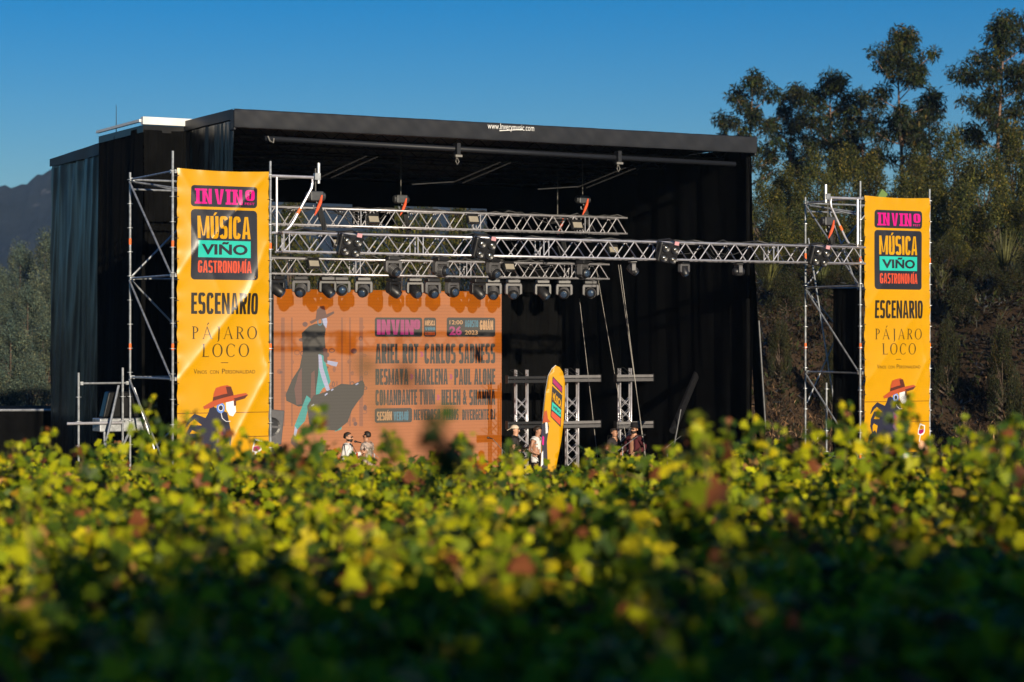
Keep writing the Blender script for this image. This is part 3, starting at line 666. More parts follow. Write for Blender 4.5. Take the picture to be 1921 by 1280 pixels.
make_banner('festival_banner', 'tall shiny yellow banner reading MÚSICA VIÑO GASTRONOMÍA on the left scaffold tower', at(-2.51 + 0.065, VT - 0.075, 2.47),
            [((1.9, 6.0), (0.75, 4.7), 0.030, 0.06), ((0.05, 6.0), (0.5, 5.3), 0.02, 0.08), ((1.75, 3.9), (0.1, 1.95), 0.045, 0.17), ((1.9, 4.6), (1.45, 3.5), 0.035, 0.12), ((0.3, 4.9), (0.9, 3.6), 0.02, 0.12), ((1.7, 2.9), (1.95, 1.95), 0.03, 0.10), ((1.9, 1.95), (1.1, 0.5), 0.04, 0.12), ((0.0, 3.9), (0.7, 4.9), 0.03, 0.15)])
make_banner('festival_banner', 'tall yellow banner reading MÚSICA VIÑO GASTRONOMÍA on the right scaffold tower', at(14.43 + 0.065, VT - 0.075, 2.47),
            [((1.95, 5.9), (0.0, 3.3), 0.035, 0.35), ((0.2, 6.0), (0.75, 4.9), 0.02, 0.08), ((1.8, 3.6), (0.0, 1.6), 0.035, 0.28), ((1.95, 2.4), (1.3, 1.2), 0.03, 0.12), ((1.6, 3.0), (1.95, 1.6), 0.02, 0.08)])

# ------------------------------------------------------------------ trusses
def brace_mesh(L, r, n=6):
    return MB().tube((0, 0, 0), (0, 0, L), r, n)
_bm = {}
def brace(parent, a, b, r, m, name='brace'):
    a, b = Vector(a), Vector(b); L = round((b - a).length, 3); key = (L, r, m.name)
    if key not in _bm: _bm[key] = MB().tube((0, 0, 0), (0, 0, L), r, 6).mesh('brace', m, False)
    q = (b - a).to_track_quat('Z', 'Y'); return mob(name, _bm[key], parent, mtx=Matrix.Translation(a) @ q.to_matrix().to_4x4())
def truss(label, mtx, L, s=0.38, panel=0.62, sect=3.1, group='aluminium lighting trusses', rc=0.025, rb=0.013):
    t = thing('lighting_truss', label, 'truss', mtx, group); m = M['alu']; h = s / 2
    for y in (-h, h):
        for z in (-h, h): MB().tube((0, y, z), (L, y, z), rc, 10).build('chord', m, t, smooth=True)
    n = int(round(L / panel)); p = L / n
    for i in range(n):
        x0, x1 = i * p, (i + 1) * p; xm = (x0 + x1) / 2
        for y in (-h, h):
            brace(t, (x0 + 0.03, y, -h), (xm, y, h), rb, m); brace(t, (xm, y, h), (x1 - 0.03, y, -h), rb, m)
        for z in (-h, h):
            brace(t, (x0 + 0.03, -h, z), (xm, h, z), rb * 0.8, m); 
            if z < 0: brace(t, (xm, h, z), (x1 - 0.03, -h, z), rb * 0.8, m)
    x = 0.03
    while x < L:
        for dx in (0, 0.12):
            if x + dx > L: continue
            for y in (-h, h): brace(t, (x + dx, y, -h), (x + dx, y, h), rb, m, 'frame_bar')
            for z in (-h, h): brace(t, (x + dx, -h, z), (x + dx, h, z), rb, m, 'frame_bar')
        x += sect
    return t
fu0, fu1 = -0.32, upx(1606, VT)
truss('long front truss hung across the stage between the two scaffold towers', at(fu0, VT - 0.15, 7.09), fu1 - fu0, 0.38, 0.66, 3.0)
v1 = 3.5; a1, b1 = upx(440, v1), upx(1169, v1)
truss('upper truss inside the stage above and behind the front truss', at(a1, v1, 8.03), b1 - a1, 0.40, 0.62)
v2 = 5.5; a2, b2 = upx(440, v2), upx(1136, v2)
truss('lower truss inside the stage just above the screen', at(a2, v2, 6.93), b2 - a2, 0.38, 0.6)
for i, (tv, nm) in enumerate(((VT - 0.15, 'f'), (v1, 'u'), (v2, 'l'))):            # cable looms lying along the trusses
    u0, u1, z = ((fu0, fu1, 7.32), (a1, b1, 8.27), (a2, b2, 7.16))[i]
    pts = [(u0 + (u1 - u0) * k / 60, random.uniform(-0.1, 0.1), random.uniform(-0.02, 0.03) + (0.05 if random.random() < 0.1 else 0)) for k in range(61)]
    o = MB().path([(p[0] - u0, p[1], p[2]) for p in pts], 0.018, 5).path([(p[0] - u0, p[1] * -0.6, p[2] - 0.02) for p in pts], 0.014, 5).build('cable_loom', M['cable'])
    for k in range(9):                                       # slack loops of cable hanging off the loom
        xa = random.uniform(0.3, u1 - u0 - 1.6); L = random.uniform(0.5, 1.4); sg = random.uniform(0.12, 0.42); yy = random.uniform(-0.2, 0.2)
        MB().path([(xa + L * q / 8, yy, -0.02 - sg * 4 * (q / 8) * (1 - q / 8)) for q in range(9)], 0.011, 5).build('cable_loop', M['cable'], o)
    o.matrix_world = at(u0, tv, z); tag(o, ['black cables lying along the long front truss', 'black cables lying along the upper inside truss', 'black cables lying along the lower inside truss'][i], 'cable', 'truss cable looms')
# ------------------------------------------------------------------ stage lights
def moving_head(label, mtx, kind, sc=1.0, group='moving head lights hung from the trusses'):
    # hangs from local z = 0 downwards; faces -y
    t = thing('moving_head_light', label, 'stage light', mtx @ Matrix.Scale(sc, 4), group)
    MB().box((-0.10, 0, -0.03), (0.05, 0.06, 0.12)).box((0.10, 0, -0.03), (0.05, 0.06, 0.12)).box((0, 0, -0.07), (0.26, 0.05, 0.03)).build('clamp', M['dark_steel'], t)
    MB().box((0, 0, -0.125), (0.36, 0.26, 0.10)).build('base', M['black_plastic'], t, bevel=0.02)
    ym = M['grey_plastic'] if kind != 'b' else M['black_plastic']
    y = MB().prism([(-0.21, -0.18), (0.21, -0.18), (0.235, -0.24), (0.235, -0.46), (0.16, -0.50), (0.155, -0.26), (-0.155, -0.26), (-0.16, -0.50), (-0.235, -0.46), (-0.235, -0.24)], -0.075, 0.075)
    y.build('yoke', ym, t, bevel=0.015)
    tilt = {'a': Euler((R(100 + random.uniform(-12, 34)), 0, R(random.uniform(-25, 25)))), 'b': Euler((R(128 + random.uniform(-12, 12)), 0, R(38 + random.uniform(-15, 15)))), 'c': Euler((R(150), 0, R(10)))}[kind].to_matrix().to_4x4()
    mt = Matrix.Translation((0, 0, -0.42)) @ tilt
    hd = MB().lathe([(0.06, -0.22), (0.125, -0.19), (0.145, -0.08), (0.148, 0.06), (0.14, 0.15), (0.118, 0.20), (0.112, 0.21)], 18, mtx=mt).build('head', M['black_plastic'], t, smooth=True)
    if kind == 'a':
        for k in range(5): MB().lathe([(0.149, -0.07 + k * 0.04), (0.156, -0.06 + k * 0.04), (0.149, -0.05 + k * 0.04)], 18, mtx=mt).build('cooling_ring', M['grey_plastic'], hd)
    MB().lathe([(0.10, 0.205), (0.085, 0.222), (0.05, 0.236), (0.01, 0.24)], 18, mtx=mt).build('lens', M['lens'], hd, smooth=True)
    return t
row = [(519, 'b'), (565, 'a'), (614, 'b'), (641, 'a'), (682, 'a'), (738, 'b'), (778, 'b'), (811, 'a'), (848, 'a'), (896, 'b'), (925, 'a'), (963, 'a'), (1018, 'b'), (1058, 'a'), (1108, 'a')]
for i, (px, k) in enumerate(row):
    u = upx(px, v2 - 0.05)
    moving_head('%s moving head from the left in the row hanging above the screen' % ORD[i], at(u, v2 - 0.05, 6.76, random.uniform(-0.5, 0.5)), k, 0.95)
for i, px in enumerate((737, 827, 925, 1093)):
    u = upx(px, v2 - 0.3)
    moving_head('%s round black light from the left hung on the face of the lower inside truss' % ORD[i], at(u, v2 - 0.3, 7.28, 0.2 * i), 'a', 0.95, 'moving lights on the face of the lower truss')
for i, px in enumerate((1187, 1283, 1385)):
    u = upx(px, VT - 0.1)
    moving_head('%s small moving light from the left hanging below the right half of the front truss' % ORD[i], at(u, VT - 0.1, 6.93, (1.2, 0.2, 1.4)[i]), 'aca'[i], 0.62, 'small lights below the front truss')
def blinder(label, mtx):
    t = thing('blinder_light', label, 'stage light', mtx, 'four-lamp blinders on the front truss')
    MB().box((0, 0.02, 0.02), (0.50, 0.16, 0.44)).build('housing', M['black_metal'], t, bevel=0.03)
    MB().path([(-0.28, 0.05, 0), (-0.28, 0.05, 0.26), (0, 0.05, 0.33), (0.28, 0.05, 0.26), (0.28, 0.05, 0)], 0.018, 6).build('yoke', M['black_metal'], t)
    MB().box((0.13, -0.075, 0.27), (0.11, 0.02, 0.08)).build('sticker', mat('pink_sticker', (0.6, 0.3, 0.33), 0.6), t)
    for x in (-0.12, 0.12):
        for z in (-0.09, 0.13):
            l = MB().lathe([(0.095, 0.0), (0.10, 0.02), (0.092, 0.03), (0.03, 0.004)], 16, mtx=Matrix.Translation((x, -0.065, z)) @ Matrix.Rotation(R(90), 4, 'X')).build('lamp_cell', M['black_metal'], t)
            MB().lathe([(0.045, 0.012), (0.04, 0.03), (0.02, 0.042), (0.004, 0.045)], 14, mtx=Matrix.Translation((x, -0.065, z)) @ Matrix.Rotation(R(90), 4, 'X')).build('lamp', M['reflector'], l, smooth=True)
    return t
for i, px in enumerate((655, 907, 1251, 1535)):
    u = upx(px, VT - 0.4)
    blinder('%s four-lamp blinder from the left clamped to the front truss' % ORD[i], at(u, VT - 0.42, 7.02) @ Matrix.Rotation(R(12), 4, 'X') @ Matrix.Rotation(R(8), 4, 'Y'))
def flood(label, mtx):
    t = thing('flood_light', label, 'stage light', mtx, 'small flood panels on the inside trusses')
    MB().box((0, 0, 0.02), (0.30, 0.09, 0.24)).build('housing', M['black_metal'], t, bevel=0.01)
    MB().box((0, -0.047, 0), (0.25, 0.012, 0.15)).build('panel', M['panel'], t)
    MB().path([(-0.17, 0, 0), (-0.17, 0, 0.17), (0.17, 0, 0.17), (0.17, 0, 0)], 0.012, 5).build('bracket', M['black_metal'], t)
for i, (px, py, v) in enumerate(((700, 413, v1 - 0.3), (887, 413, v1 - 0.3), (1082, 424, v1 - 0.3), (588, 496, v2 - 0.3), (955, 502, v2 - 0.3), (634, 457, v1 + 1), (1150, 470, v2 - 0.2))):
    u = upx(px, v)
    flood(['beige flood panel near the left end of the upper inside truss', 'beige flood panel in the middle of the upper inside truss', 'beige flood panel near the right end of the upper inside truss', 'beige flood panel at the left end of the lower inside truss', 'beige flood panel in the middle of the lower inside truss', 'beige flood panel behind the leftmost blinder', 'beige flood panel beyond the right end of the lower inside truss'][i], at(u, v, zpx(py, u, v)) @ Matrix.Rotation(R(-25), 4, 'X'))
# chain hoists
def hoist(label, mtx, ztop, bag=True):
    t = thing('chain_hoist', label, 'hoist', mtx, 'chain hoists')
    MB().box((0, 0, 0.18), (0.28, 0.2, 0.2)).tube((-0.2, 0, 0.18), (0.2, 0, 0.18), 0.085, 12).build('motor', M['dark_steel'], t, bevel=0.02)
    MB().tube((0, 0, 0.28), (0, 0, ztop), 0.012, 5).build('chain', M['wire'], t)
    MB().path([(0, 0, 0.1), (0.05, 0, 0.02), (0.03, 0, -0.07), (-0.04, 0, -0.06), (-0.05, 0, 0.0)], 0.016, 6).build('hook', M['galv'], t)
    if bag: MB().path([(0.10, -0.1, 0.2), (0.05, -0.13, 0.05), (-0.02, -0.14, -0.1), (-0.08, -0.13, -0.22)], [0.015, 0.035, 0.03, 0.012], 7).build('sling', M['orange_nylon'], t)
    MB().path([(0.1, 0.1, 0.1), (0.16, 0.06, -0.25), (0.22, 0.0, -0.55), (0.12, 0.04, -0.75), (0.05, 0.08, -0.5)], [0.05, 0.07, 0.06, 0.03, 0.02], 7).build('chain_bag', M['cable'], t)
    return t
for i, (px, py, v, zt) in enumerate(((592, 385, VT + 0.02, 0.75), (752, 388, v1, 1.6), (1093, 388, v1, 1.6), (1046, 425, v1 + 0.6, 1.4), (1553, 430, VT + 0.02, 0.65))):
    u = upx(px, v)
    hoist(['chain hoist with an orange sling hanging from the left tower bracket', 'chain hoist with an orange sling above the middle of the upper truss', 'chain hoist with an orange sling near the right end of the upper truss', 'chain hoist with an orange sling behind the upper truss right of centre', 'chain hoist with an orange hook hanging from the right tower bracket'][i], at(u, v, zpx(py, u, v)), zt)

# vertical truss columns with light bars
def column(label, px, v, top_py):
    u = upx(px, v); zt = zpx(top_py, u, v); z0 = 1.2; H = zt - z0
    t = thing('truss_column', label, 'truss', at(u, v, z0, -TH + 0.12), 'upright truss columns on the stage'); m = M['alu']; h = 0.145
    MB().box((0, 0, 0.01), (0.6, 0.6, 0.02)).build('base_plate', M['dark_steel'], t)
    for x in (-h, h):
        for y in (-h, h): MB().tube((x, y, 0.02), (x, y, H), 0.025, 10).build('chord', m, t, smooth=True)
    n = int((H - 0.5) / 0.30)
    for i in range(n):
        a, b = 0.05 + i * 0.30, 0.05 + (i + 1) * 0.30
        for y in (-h, h): brace(t, (-h, y, a), (h, y, b), 0.011, m); brace(t, (h, y, a), (-h, y, b), 0.011, m)
        for x in (-h, h): brace(t, (x, -h, a), (x, h, b), 0.011, m)
    for x in (-h, h): brace(t, (x, -h, H - 0.12), (x, h, H - 0.12), 0.013, m, 'frame_bar')
    for y in (-h, h): brace(t, (-h, y, H - 0.18), (h, y, H - 0.18), 0.013, m, 'frame_bar')
    return t, u, zt
def bar(label, u, v, z, L, m):
    t = thing('light_bar', label, 'stage light', at(u, v - 0.26, z), 'horizontal light bars on the truss columns')
    MB().box((0, 0, 0.045), (L, 0.13, 0.075)).build('housing', m, t, bevel=0.012)
    MB().box((0, -0.01, -0.05), (L, 0.11, 0.085)).build('lens_strip', M['grey_plastic'] if m is not M['black_plastic'] else M['black_metal'], t, bevel=0.008)
    for x in (-L / 2 - 0.006, L / 2 + 0.006): MB().box((x, 0, 0), (0.012, 0.15, 0.21)).build('end_cap', M['black_metal'], t)
    MB().path([(-0.2, 0.03, 0.09), (-0.45, 0.05, 0.24), (-0.3, 0.02, 0.27), (-0.1, 0.0, 0.12)], 0.008, 4).build('cable', M['cable'], t)
gm = mat('light_bar_grey', (0.16, 0.155, 0.16), 0.5, noise=0.2)
for i, (px, v, ty, b1y, b2y, off) in enumerate(((978, 5.0, 694, 712, 797, 0.0), (1073, 5.0, 692, 710, 796, 0.12), (1172, 4.6, 691, 709, 797, 0.12))):
    nm = ('left', 'middle', 'right')[i]
    t, u, zt = column('%s of the three upright truss columns on the stage' % nm, px, v, ty)
    for j, by in enumerate((b1y, b2y)):
        bar('%s light bar on the %s truss column' % (('upper', 'lower')[j], nm), u + off, v, zpx(by, u, v - 0.3), 1.12, gm if i else M['black_plastic'])

# ------------------------------------------------------------------ the screen
def led(n, e, s=0.74, base=0.066):
    m = mat('screen_' + n, (base, base, base), 0.6, spec=0.3, emit=e, estr=s); t = m.node_tree; b = t.nodes['Principled BSDF']
    tc = t.nodes.new('ShaderNodeTexCoord'); sp = t.nodes.new('ShaderNodeSeparateXYZ'); t.links.new(tc.outputs['Object'], sp.inputs[0])
    q = t.nodes.new('ShaderNodeMath'); q.operation = 'MULTIPLY'; q.inputs[1].default_value = 1 / 0.083; t.links.new(sp.outputs['Z'], q.inputs[0])
    fr = t.nodes.new('ShaderNodeMath'); fr.operation = 'FRACT'; t.links.new(q.outputs[0], fr.inputs[0])
    rp = t.nodes.new('ShaderNodeMapRange'); rp.inputs['From Min'].default_value = 0.0; rp.inputs['From Max'].default_value = 0.3; rp.inputs['To Min'].default_value = 0.84; rp.inputs['To Max'].default_value = 1.0
    t.links.new(fr.outputs[0], rp.inputs['Value'])                     # louvre rows between the rows of diodes
    sc = t.nodes.new('ShaderNodeVectorMath'); sc.operation = 'SCALE'; sc.inputs[0].default_value = (base, base * 0.95, base * 0.9); t.links.new(rp.outputs[0], sc.inputs['Scale']); t.links.new(sc.outputs[0], b.inputs['Base Color'])
    sn = t.nodes.new('ShaderNodeVectorMath'); sn.operation = 'SNAP'; sn.inputs[1].default_value = (0.5, 50, 0.5); t.links.new(tc.outputs['Object'], sn.inputs[0])
    wn = t.nodes.new('ShaderNodeTexWhiteNoise'); t.links.new(sn.outputs[0], wn.inputs['Vector'])                      # modules of the wall differ a little in brightness
    mr = t.nodes.new('ShaderNodeMapRange'); mr.inputs['To Min'].default_value = 0.90 * s; mr.inputs['To Max'].default_value = 1.08 * s; t.links.new(wn.outputs['Value'], mr.inputs['Value'])
    ms = t.nodes.new('ShaderNodeMath'); ms.operation = 'MULTIPLY'; t.links.new(mr.outputs[0], ms.inputs[1]); t.links.new(rp.outputs[0], ms.inputs[0]); t.links.new(ms.outputs[0], b.inputs['Emission Strength'])
    return m
LE = dict(orange=led('orange', (0.50, 0.115, 0.004)), black=led('black', (0.004, 0.004, 0.004)), deep=led('deep_orange', (0.42, 0.055, 0.002)), pink=led('pink', (0.42, 0.02, 0.14)), cream=led('cream', (0.62, 0.30, 0.11)), blue=led('blue', (0.03, 0.17, 0.22)), teal=led('teal', (0.0, 0.34, 0.28)), pale=led('pale', (0.42, 0.42, 0.55)), rust=led('rust', (0.10, 0.02, 0.012)), shade=led('shade', (0.30, 0.068, 0.012)), dim=led('dim', (0.13, 0.03, 0.02)))
vs_ = 7.0; sA, sB = upx(513, vs_), upx(941, vs_); sW = sB - sA; sz1 = zpx(545, (sA + sB) / 2, vs_); sz0 = 1.55; sH = sz1 - sz0
scr = thing('video_screen', 'large orange video wall with black line-up lettering at the back of the stage', 'screen', at(sA, vs_, sz0))
MB().box((sW / 2, 0.06, sH / 2), (sW, 0.11, sH)).build('cabinet', M['black_metal'], scr)
MB().add([(0, 0, 0), (sW, 0, 0), (sW, 0, sH), (0, 0, sH)], [(0, 1, 2, 3)]).build('display', LE['orange'], scr)
MB().box((-0.02, 0.05, sH / 2), (0.035, 0.16, sH + 0.05)).build('edge_frame', M['black_metal'], scr)
for u in (0.4, sW / 2, sW - 0.4): MB().box((u, 0.3, -0.16), (0.12, 0.5, 0.32)).build('foot', M['black_metal'], scr)
def SX(px): return upx(px, vs_) - sA
def SQ(px, py): u = upx(px, vs_); return (u - sA, zpx(py, u, vs_) - sz0)
pr = Print()
def stext(s, x0, x1, y0, y1, m, lift=0.004, bold=0.065):
    (a, c), (b, d) = SQ(x0, y1), SQ(x1, y0); q0, q1 = SQ((x0 + x1) / 2, y1)[1], SQ((x0 + x1) / 2, y0)[1]
    if all(ch in 'ABCDEGHIJLMNOPRSTUVWYÁÍÓÚÑ ' for ch in s): block_text(pr, s, a, b, q0, q0 + (q1 - q0) * (0.87 if any(ch in 'ÁÍÓÚÑ' for ch in s) else 1.0), m, lift, gap=0.045, s=0.215, b=0.165)
    else: pr.text(s, a, b, q0, q1, m, lift, min(bold, 0.04))
def srect(x0, x1, y0, y1, m, r=0.06, lift=0.002):
    pr.rrect(SX(x0), SX(x1), SQ((x0 + x1) / 2, y1)[1], SQ((x0 + x1) / 2, y0)[1], r, m, lift)
srect(703, 792, 596, 632, LE['black']); (stext)('INVIN', 707, 776, 600, 628, LE['pink'], 0.005, 0.05); stext('O', 776, 788, 600, 618, LE['pink'], 0.005, 0.06)
srect(795, 818, 596, 632, LE['black']); stext('MÚSICA', 797, 816, 600, 611, LE['cream'], 0.005, 0.03); stext('VIÑO', 797, 816, 613, 620, LE['blue'], 0.005); stext('GASTRONOMÍA', 797, 816, 622, 629, LE['deep'], 0.005, 0.02)
srect(838, 929, 596, 632, LE['black']); stext('12:00', 843, 868, 601, 609, LE['cream'], 0.005, 0.02); stext('26', 843, 866, 612, 629, LE['pink'], 0.005); stext('AGOSTO', 872, 897, 601, 614, LE['blue'], 0.005, 0.02); stext('2023', 872, 896, 620, 628, LE['cream'], 0.005, 0.02); stext('GOIÁN', 900, 925, 599, 619, LE['cream'], 0.005)
for s, x0, x1, y0, y1 in (('ARIEL ROT', 704, 785, 645, 682), ('CARLOS SADNESS', 796, 929, 645, 682), ('BESMAYA', 704, 766, 692, 722), ('MARLENA', 778, 840, 692, 722), ('PAUL ALONE', 852, 929, 692, 722), ('COMANDANTE TWIN', 704, 816, 731, 760), ('HELEN', 828, 864, 731, 760), ('&', 868, 876, 731, 760), ('SHANNA', 880, 929, 731, 760), ('NEVEDOSO', 776, 826, 768, 788), ('PARDOS', 832, 860, 768, 788), ('DIVERGENTE DJ', 867, 929, 768, 788)): stext(s, x0, x1, y0, y1, LE['black'])
for x, y in ((791, 665), (772, 707), (846, 707), (822, 746)): stext('»', x - 3, x + 3, y - 5, y + 5, LE['pink'], 0.004, 0.02)
srect(703, 773, 766, 793, LE['black']); stext('SESIÓN', 707, 735, 770, 789, LE['cream'], 0.005, 0.03); stext('VERMÚ', 738, 766, 770, 789, LE['blue'], 0.005, 0.03)
pr.build('lettering', scr)
pr = Print()
def sp(pts, m, lift=0.004): pr.poly([SQ(*p) for p in pts], m, lift)
for x0, x1 in ((527, 534), (546, 549), (674, 681), (655, 658), (640, 643)):
    sp([(x0, 596), (x1, 596), (x1, 800), (x0, 800)], LE['shade'], 0.002)
rs = random.Random(5)
for k in range(60):                                              # vine-and-pillar ornament behind the figure
    x, y = rs.uniform(520, 692), rs.uniform(608, 800); r1, r2 = rs.uniform(2, 6), rs.uniform(2, 6); c = SQ(x, y)
    (pr.ring if rs.random() < 0.6 else lambda cx, cy, a, b, t, m, l: pr.disc(cx, cy, a, b, m, l))(c[0], c[1], r1 / 70, r2 / 70, 0.025, rs.choice((LE['shade'], LE['dim'], LE['shade'])), 0.0025 + 0.00002 * k)
sp([(590, 608), (606, 606), (611, 618), (609, 632), (611, 660), (604, 690), (598, 730), (590, 760), (560, 763), (537, 752), (536, 740), (548, 712), (562, 690), (568, 660), (566, 625), (580, 612)], LE['black'], 0.004)
sp([(560, 700), (566, 690), (566, 758), (556, 760), (552, 730)], LE['dim'], 0.005); sp([(584, 700), (590, 695), (592, 756), (582, 760)], LE['dim'], 0.0052)
sp([(599, 664), (607, 668), (611, 682), (620, 716), (615, 725), (606, 728), (592, 750), (593, 730), (597, 700)], LE['teal'], 0.0056)
sp([(597, 665), (603, 667), (606, 690), (616, 722), (620, 735), (612, 733), (604, 712), (598, 690)], LE['pale'], 0.007)
sp([(611, 676), (634, 680), (631, 688), (622, 686), (612, 682)], LE['pale'], 0.006); sp([(606, 652), (614, 655), (614, 682), (607, 678)], LE['rust'], 0.0062)
sp([(575, 742), (588, 752), (577, 770), (572, 790), (556, 808), (552, 800), (564, 770)], LE['teal'], 0.0045)
sp([(553, 800), (558, 806), (555, 820), (551, 816)], LE['pale'], 0.0048)
sp([(551, 814), (556, 818), (558, 832), (566, 840), (556, 842), (546, 832), (546, 824)], LE['rust'], 0.0046)
sp([(630, 796), (643, 794), (640, 806), (628, 810)], LE['teal'], 0.0046)
sp([(576, 762), (588, 742), (612, 735), (640, 720), (660, 722), (680, 713), (684, 722), (682, 740), (670, 755), (660, 770), (652, 792), (632, 808), (592, 806), (580, 796)], LE['black'], 0.008)
for a, b in (((584, 762), (589, 759)), ((667, 722), (672, 719)), ((609, 742), (614, 738)), ((621, 733), (625, 730))): pr.stroke([SQ(*a), SQ(*b)], 0.035, LE['pale'], 0.010)
sp([(603, 593), (612, 594), (614, 604), (612, 616), (607, 610)], LE['pale'], 0.007); c = SQ(600, 604); pr.ring(c[0], c[1], 0.075, 0.1, 0.03, LE['blue'], 0.0075)
sp([(580, 604), (594, 597), (612, 590), (626, 584), (627, 588), (614, 596), (598, 600), (584, 608)], LE['rust'], 0.009)
sp([(592, 598), (594, 582), (600, 575), (608, 574), (612, 590)], LE['rust'], 0.0095)
pr.build('figure_print', scr)

# fascia lettering of the stage
fp = Print(); vF = -0.16
def FQ(px, py): u = upx(px, vF); return u, zpx(py, u, vF)
c0, c1 = FQ(914, 244), FQ(1001, 233)
fp.text('www.Inverymusic.com', c0[0], c1[0], c0[1] - 0.02, c0[1] + 0.165, M['print_white'], 0.185, -0.004)
a_, b_ = FQ(936, 244), FQ(980, 246); fp.stroke([(a_[0], a_[1] - 0.02), (b_[0], b_[1] + 0.035)], 0.018, M['print_white'], 0.186)
fp.build('lettering', stage)

# ------------------------------------------------------------------ feather flag
ff = thing('feather_flag', 'yellow surfboard-shaped festival flag standing in front of the stage', 'flag', Matrix.Translation(P(1024, 640, 40) - Vector((0, 0, EYE - 0.3))))
fd = 40.0; fx0 = P(1024, 640, fd).x; fz0 = 0.3
def fq(px, py): p = P(px, py, fd); return (p.x - fx0, p.z - fz0)
outl = [(1014, 885), (1016, 830), (1019, 780), (1024, 735), (1029, 705), (1036, 692), (1043, 686), (1050, 689), (1056, 698), (1060, 715), (1060, 745), (1058, 790), (1053, 830), (1047, 860), (1040, 900), (1034, 960), (1022, 960)]
def fbend(x, y, z): return (x, y + 0.10 * math.sin(z * 0.9) + 0.5 * x * 0.6, z)
fl = Print(); fl.poly([fq(*p) for p in outl], V['yellow'], 0.0); fs = fl.build('sail', ff, None, 0.08, None, fbend)
md = fs.modifiers.new('solid', 'SOLIDIFY'); md.thickness = 0.004; md.offset = 1
fl = Print()
def skewed(pts): return [fq(*p) for p in pts]
fl.poly(skewed([(1037, 706), (1055, 725), (1055, 739), (1036, 720)]), V['black'], 0.006); fl.poly(skewed([(1038, 709), (1054, 727), (1054, 736), (1037, 718)]), V['wine'], 0.009)
fl.poly(skewed([(1036, 724), (1055, 742), (1052, 802), (1033, 782)]), V['black'], 0.006)
fl.poly(skewed([(1036, 754), (1053, 770), (1052, 783), (1035, 768)]), V['teal'], 0.009); fl.poly(skewed([(1035, 771), (1052, 786), (1051, 798), (1034, 781)]), V['red'], 0.009)
for s, q4, m in (('MÚSICA', ((1037, 751), (1053, 767), (1037, 732), (1054, 748)), V['yellow']), ('VIÑO', ((1037, 766), (1052, 779), (1037, 758), (1052, 772)), V['black'])):
    v, f = text_polys(s, 0.04); lo, hi = v.min(0), v.max(0); n = (v - lo) / (hi - lo)
    A, B, Cc, Dd = [np.array(p, float) for p in q4]; uu = n[:, :1]; ww = n[:, 1:]
    px = (A * (1 - uu) + B * uu) * (1 - ww) + (Cc * (1 - uu) + Dd * uu) * ww
    fl.raw([fq(*p) for p in px], f, m, 0.012)
fl.poly(skewed([(1017, 798), (1022, 790), (1028, 792), (1030, 802), (1026, 830), (1028, 880), (1016, 884)]), V['navy'], 0.007)
fl.poly(skewed([(1023, 792), (1027, 793), (1028, 812), (1024, 814)]), V['pale'], 0.009); fl.poly(skewed([(1018, 792), (1021, 772), (1026, 770), (1028, 786), (1033, 792), (1020, 793)]), V['rust'], 0.010)
fl.poly(skewed([(1016, 850), (1019, 846), (1019, 872), (1015, 876)]), V['pale'], 0.009); fl.poly(skewed([(1018, 818), (1021, 820), (1020, 836), (1017, 834)]), V['pink'], 0.009)
fl.build('logo_print', ff, None, 0.08, None, fbend)
pole = [(fq(1030, 980)[0], 0.02, 0), (fq(1026, 960)[0], 0.02, 0.6)] + [(lambda q: (q[0], fbend(q[0], 0.012, q[1])[1] + 0.02, q[1]))(fq(*p)) for p in ((1014, 885), (1016, 830), (1019, 780), (1024, 735), (1029, 705), (1036, 692), (1043, 686))]
MB().path(pole, 0.014, 6).build('pole', M['white'], ff)
MB().box((fq(1030, 980)[0], 0.02, -0.28), (0.5, 0.5, 0.06)).tube((fq(1030, 980)[0], 0.02, -0.27), (fq(1030, 980)[0], 0.02, 0.02), 0.025, 8).build('base', M['black_metal'], ff)

# speaker cabinets
def speaker(label, mtx, w_=0.56, h=0.75, d=0.5):
    t = thing('loudspeaker', label, 'speaker', mtx)
    MB().prism([(-w_ / 2, 0), (w_ / 2, 0), (w_ / 2, h), (-w_ / 2, h)], -d / 2, d / 2).build('cabinet', M['grey_plastic'], t, bevel=0.02)
    c = MB().lathe([(0.20, 0), (0.205, 0.012), (0.16, 0.0), (0.06, -0.03)], 20, mtx=Matrix.Translation((0, -d / 2 - 0.004, h * 0.5)) @ Matrix.Rotation(R(90), 4, 'X')).build('driver', M['black_plastic'], t)
    MB().box((0, -d / 2 - 0.022, h * 0.5), (0.38, 0.012, 0.05)).build('driver_bar', M['grey_plastic'], t)
    return t
u = upx(521, -0.3); speaker('grey loudspeaker at the front left of the stage beside the left banner', at(u, 0.4, zpx(832, u, 0.4)) @ Matrix.Rotation(R(6), 4, 'Y'))
MB_sp = thing('speaker_stand', 'black block carrying the grey loudspeaker beside the left banner', 'stand', at(u, 0.4, 1.2))
MB().box((0, 0, (zpx(832, u, 0.4) - 1.2) / 2 - 0.03), (0.6, 0.52, zpx(832, u, 0.4) - 1.26)).build('case', M['black_metal'], MB_sp, bevel=0.02)
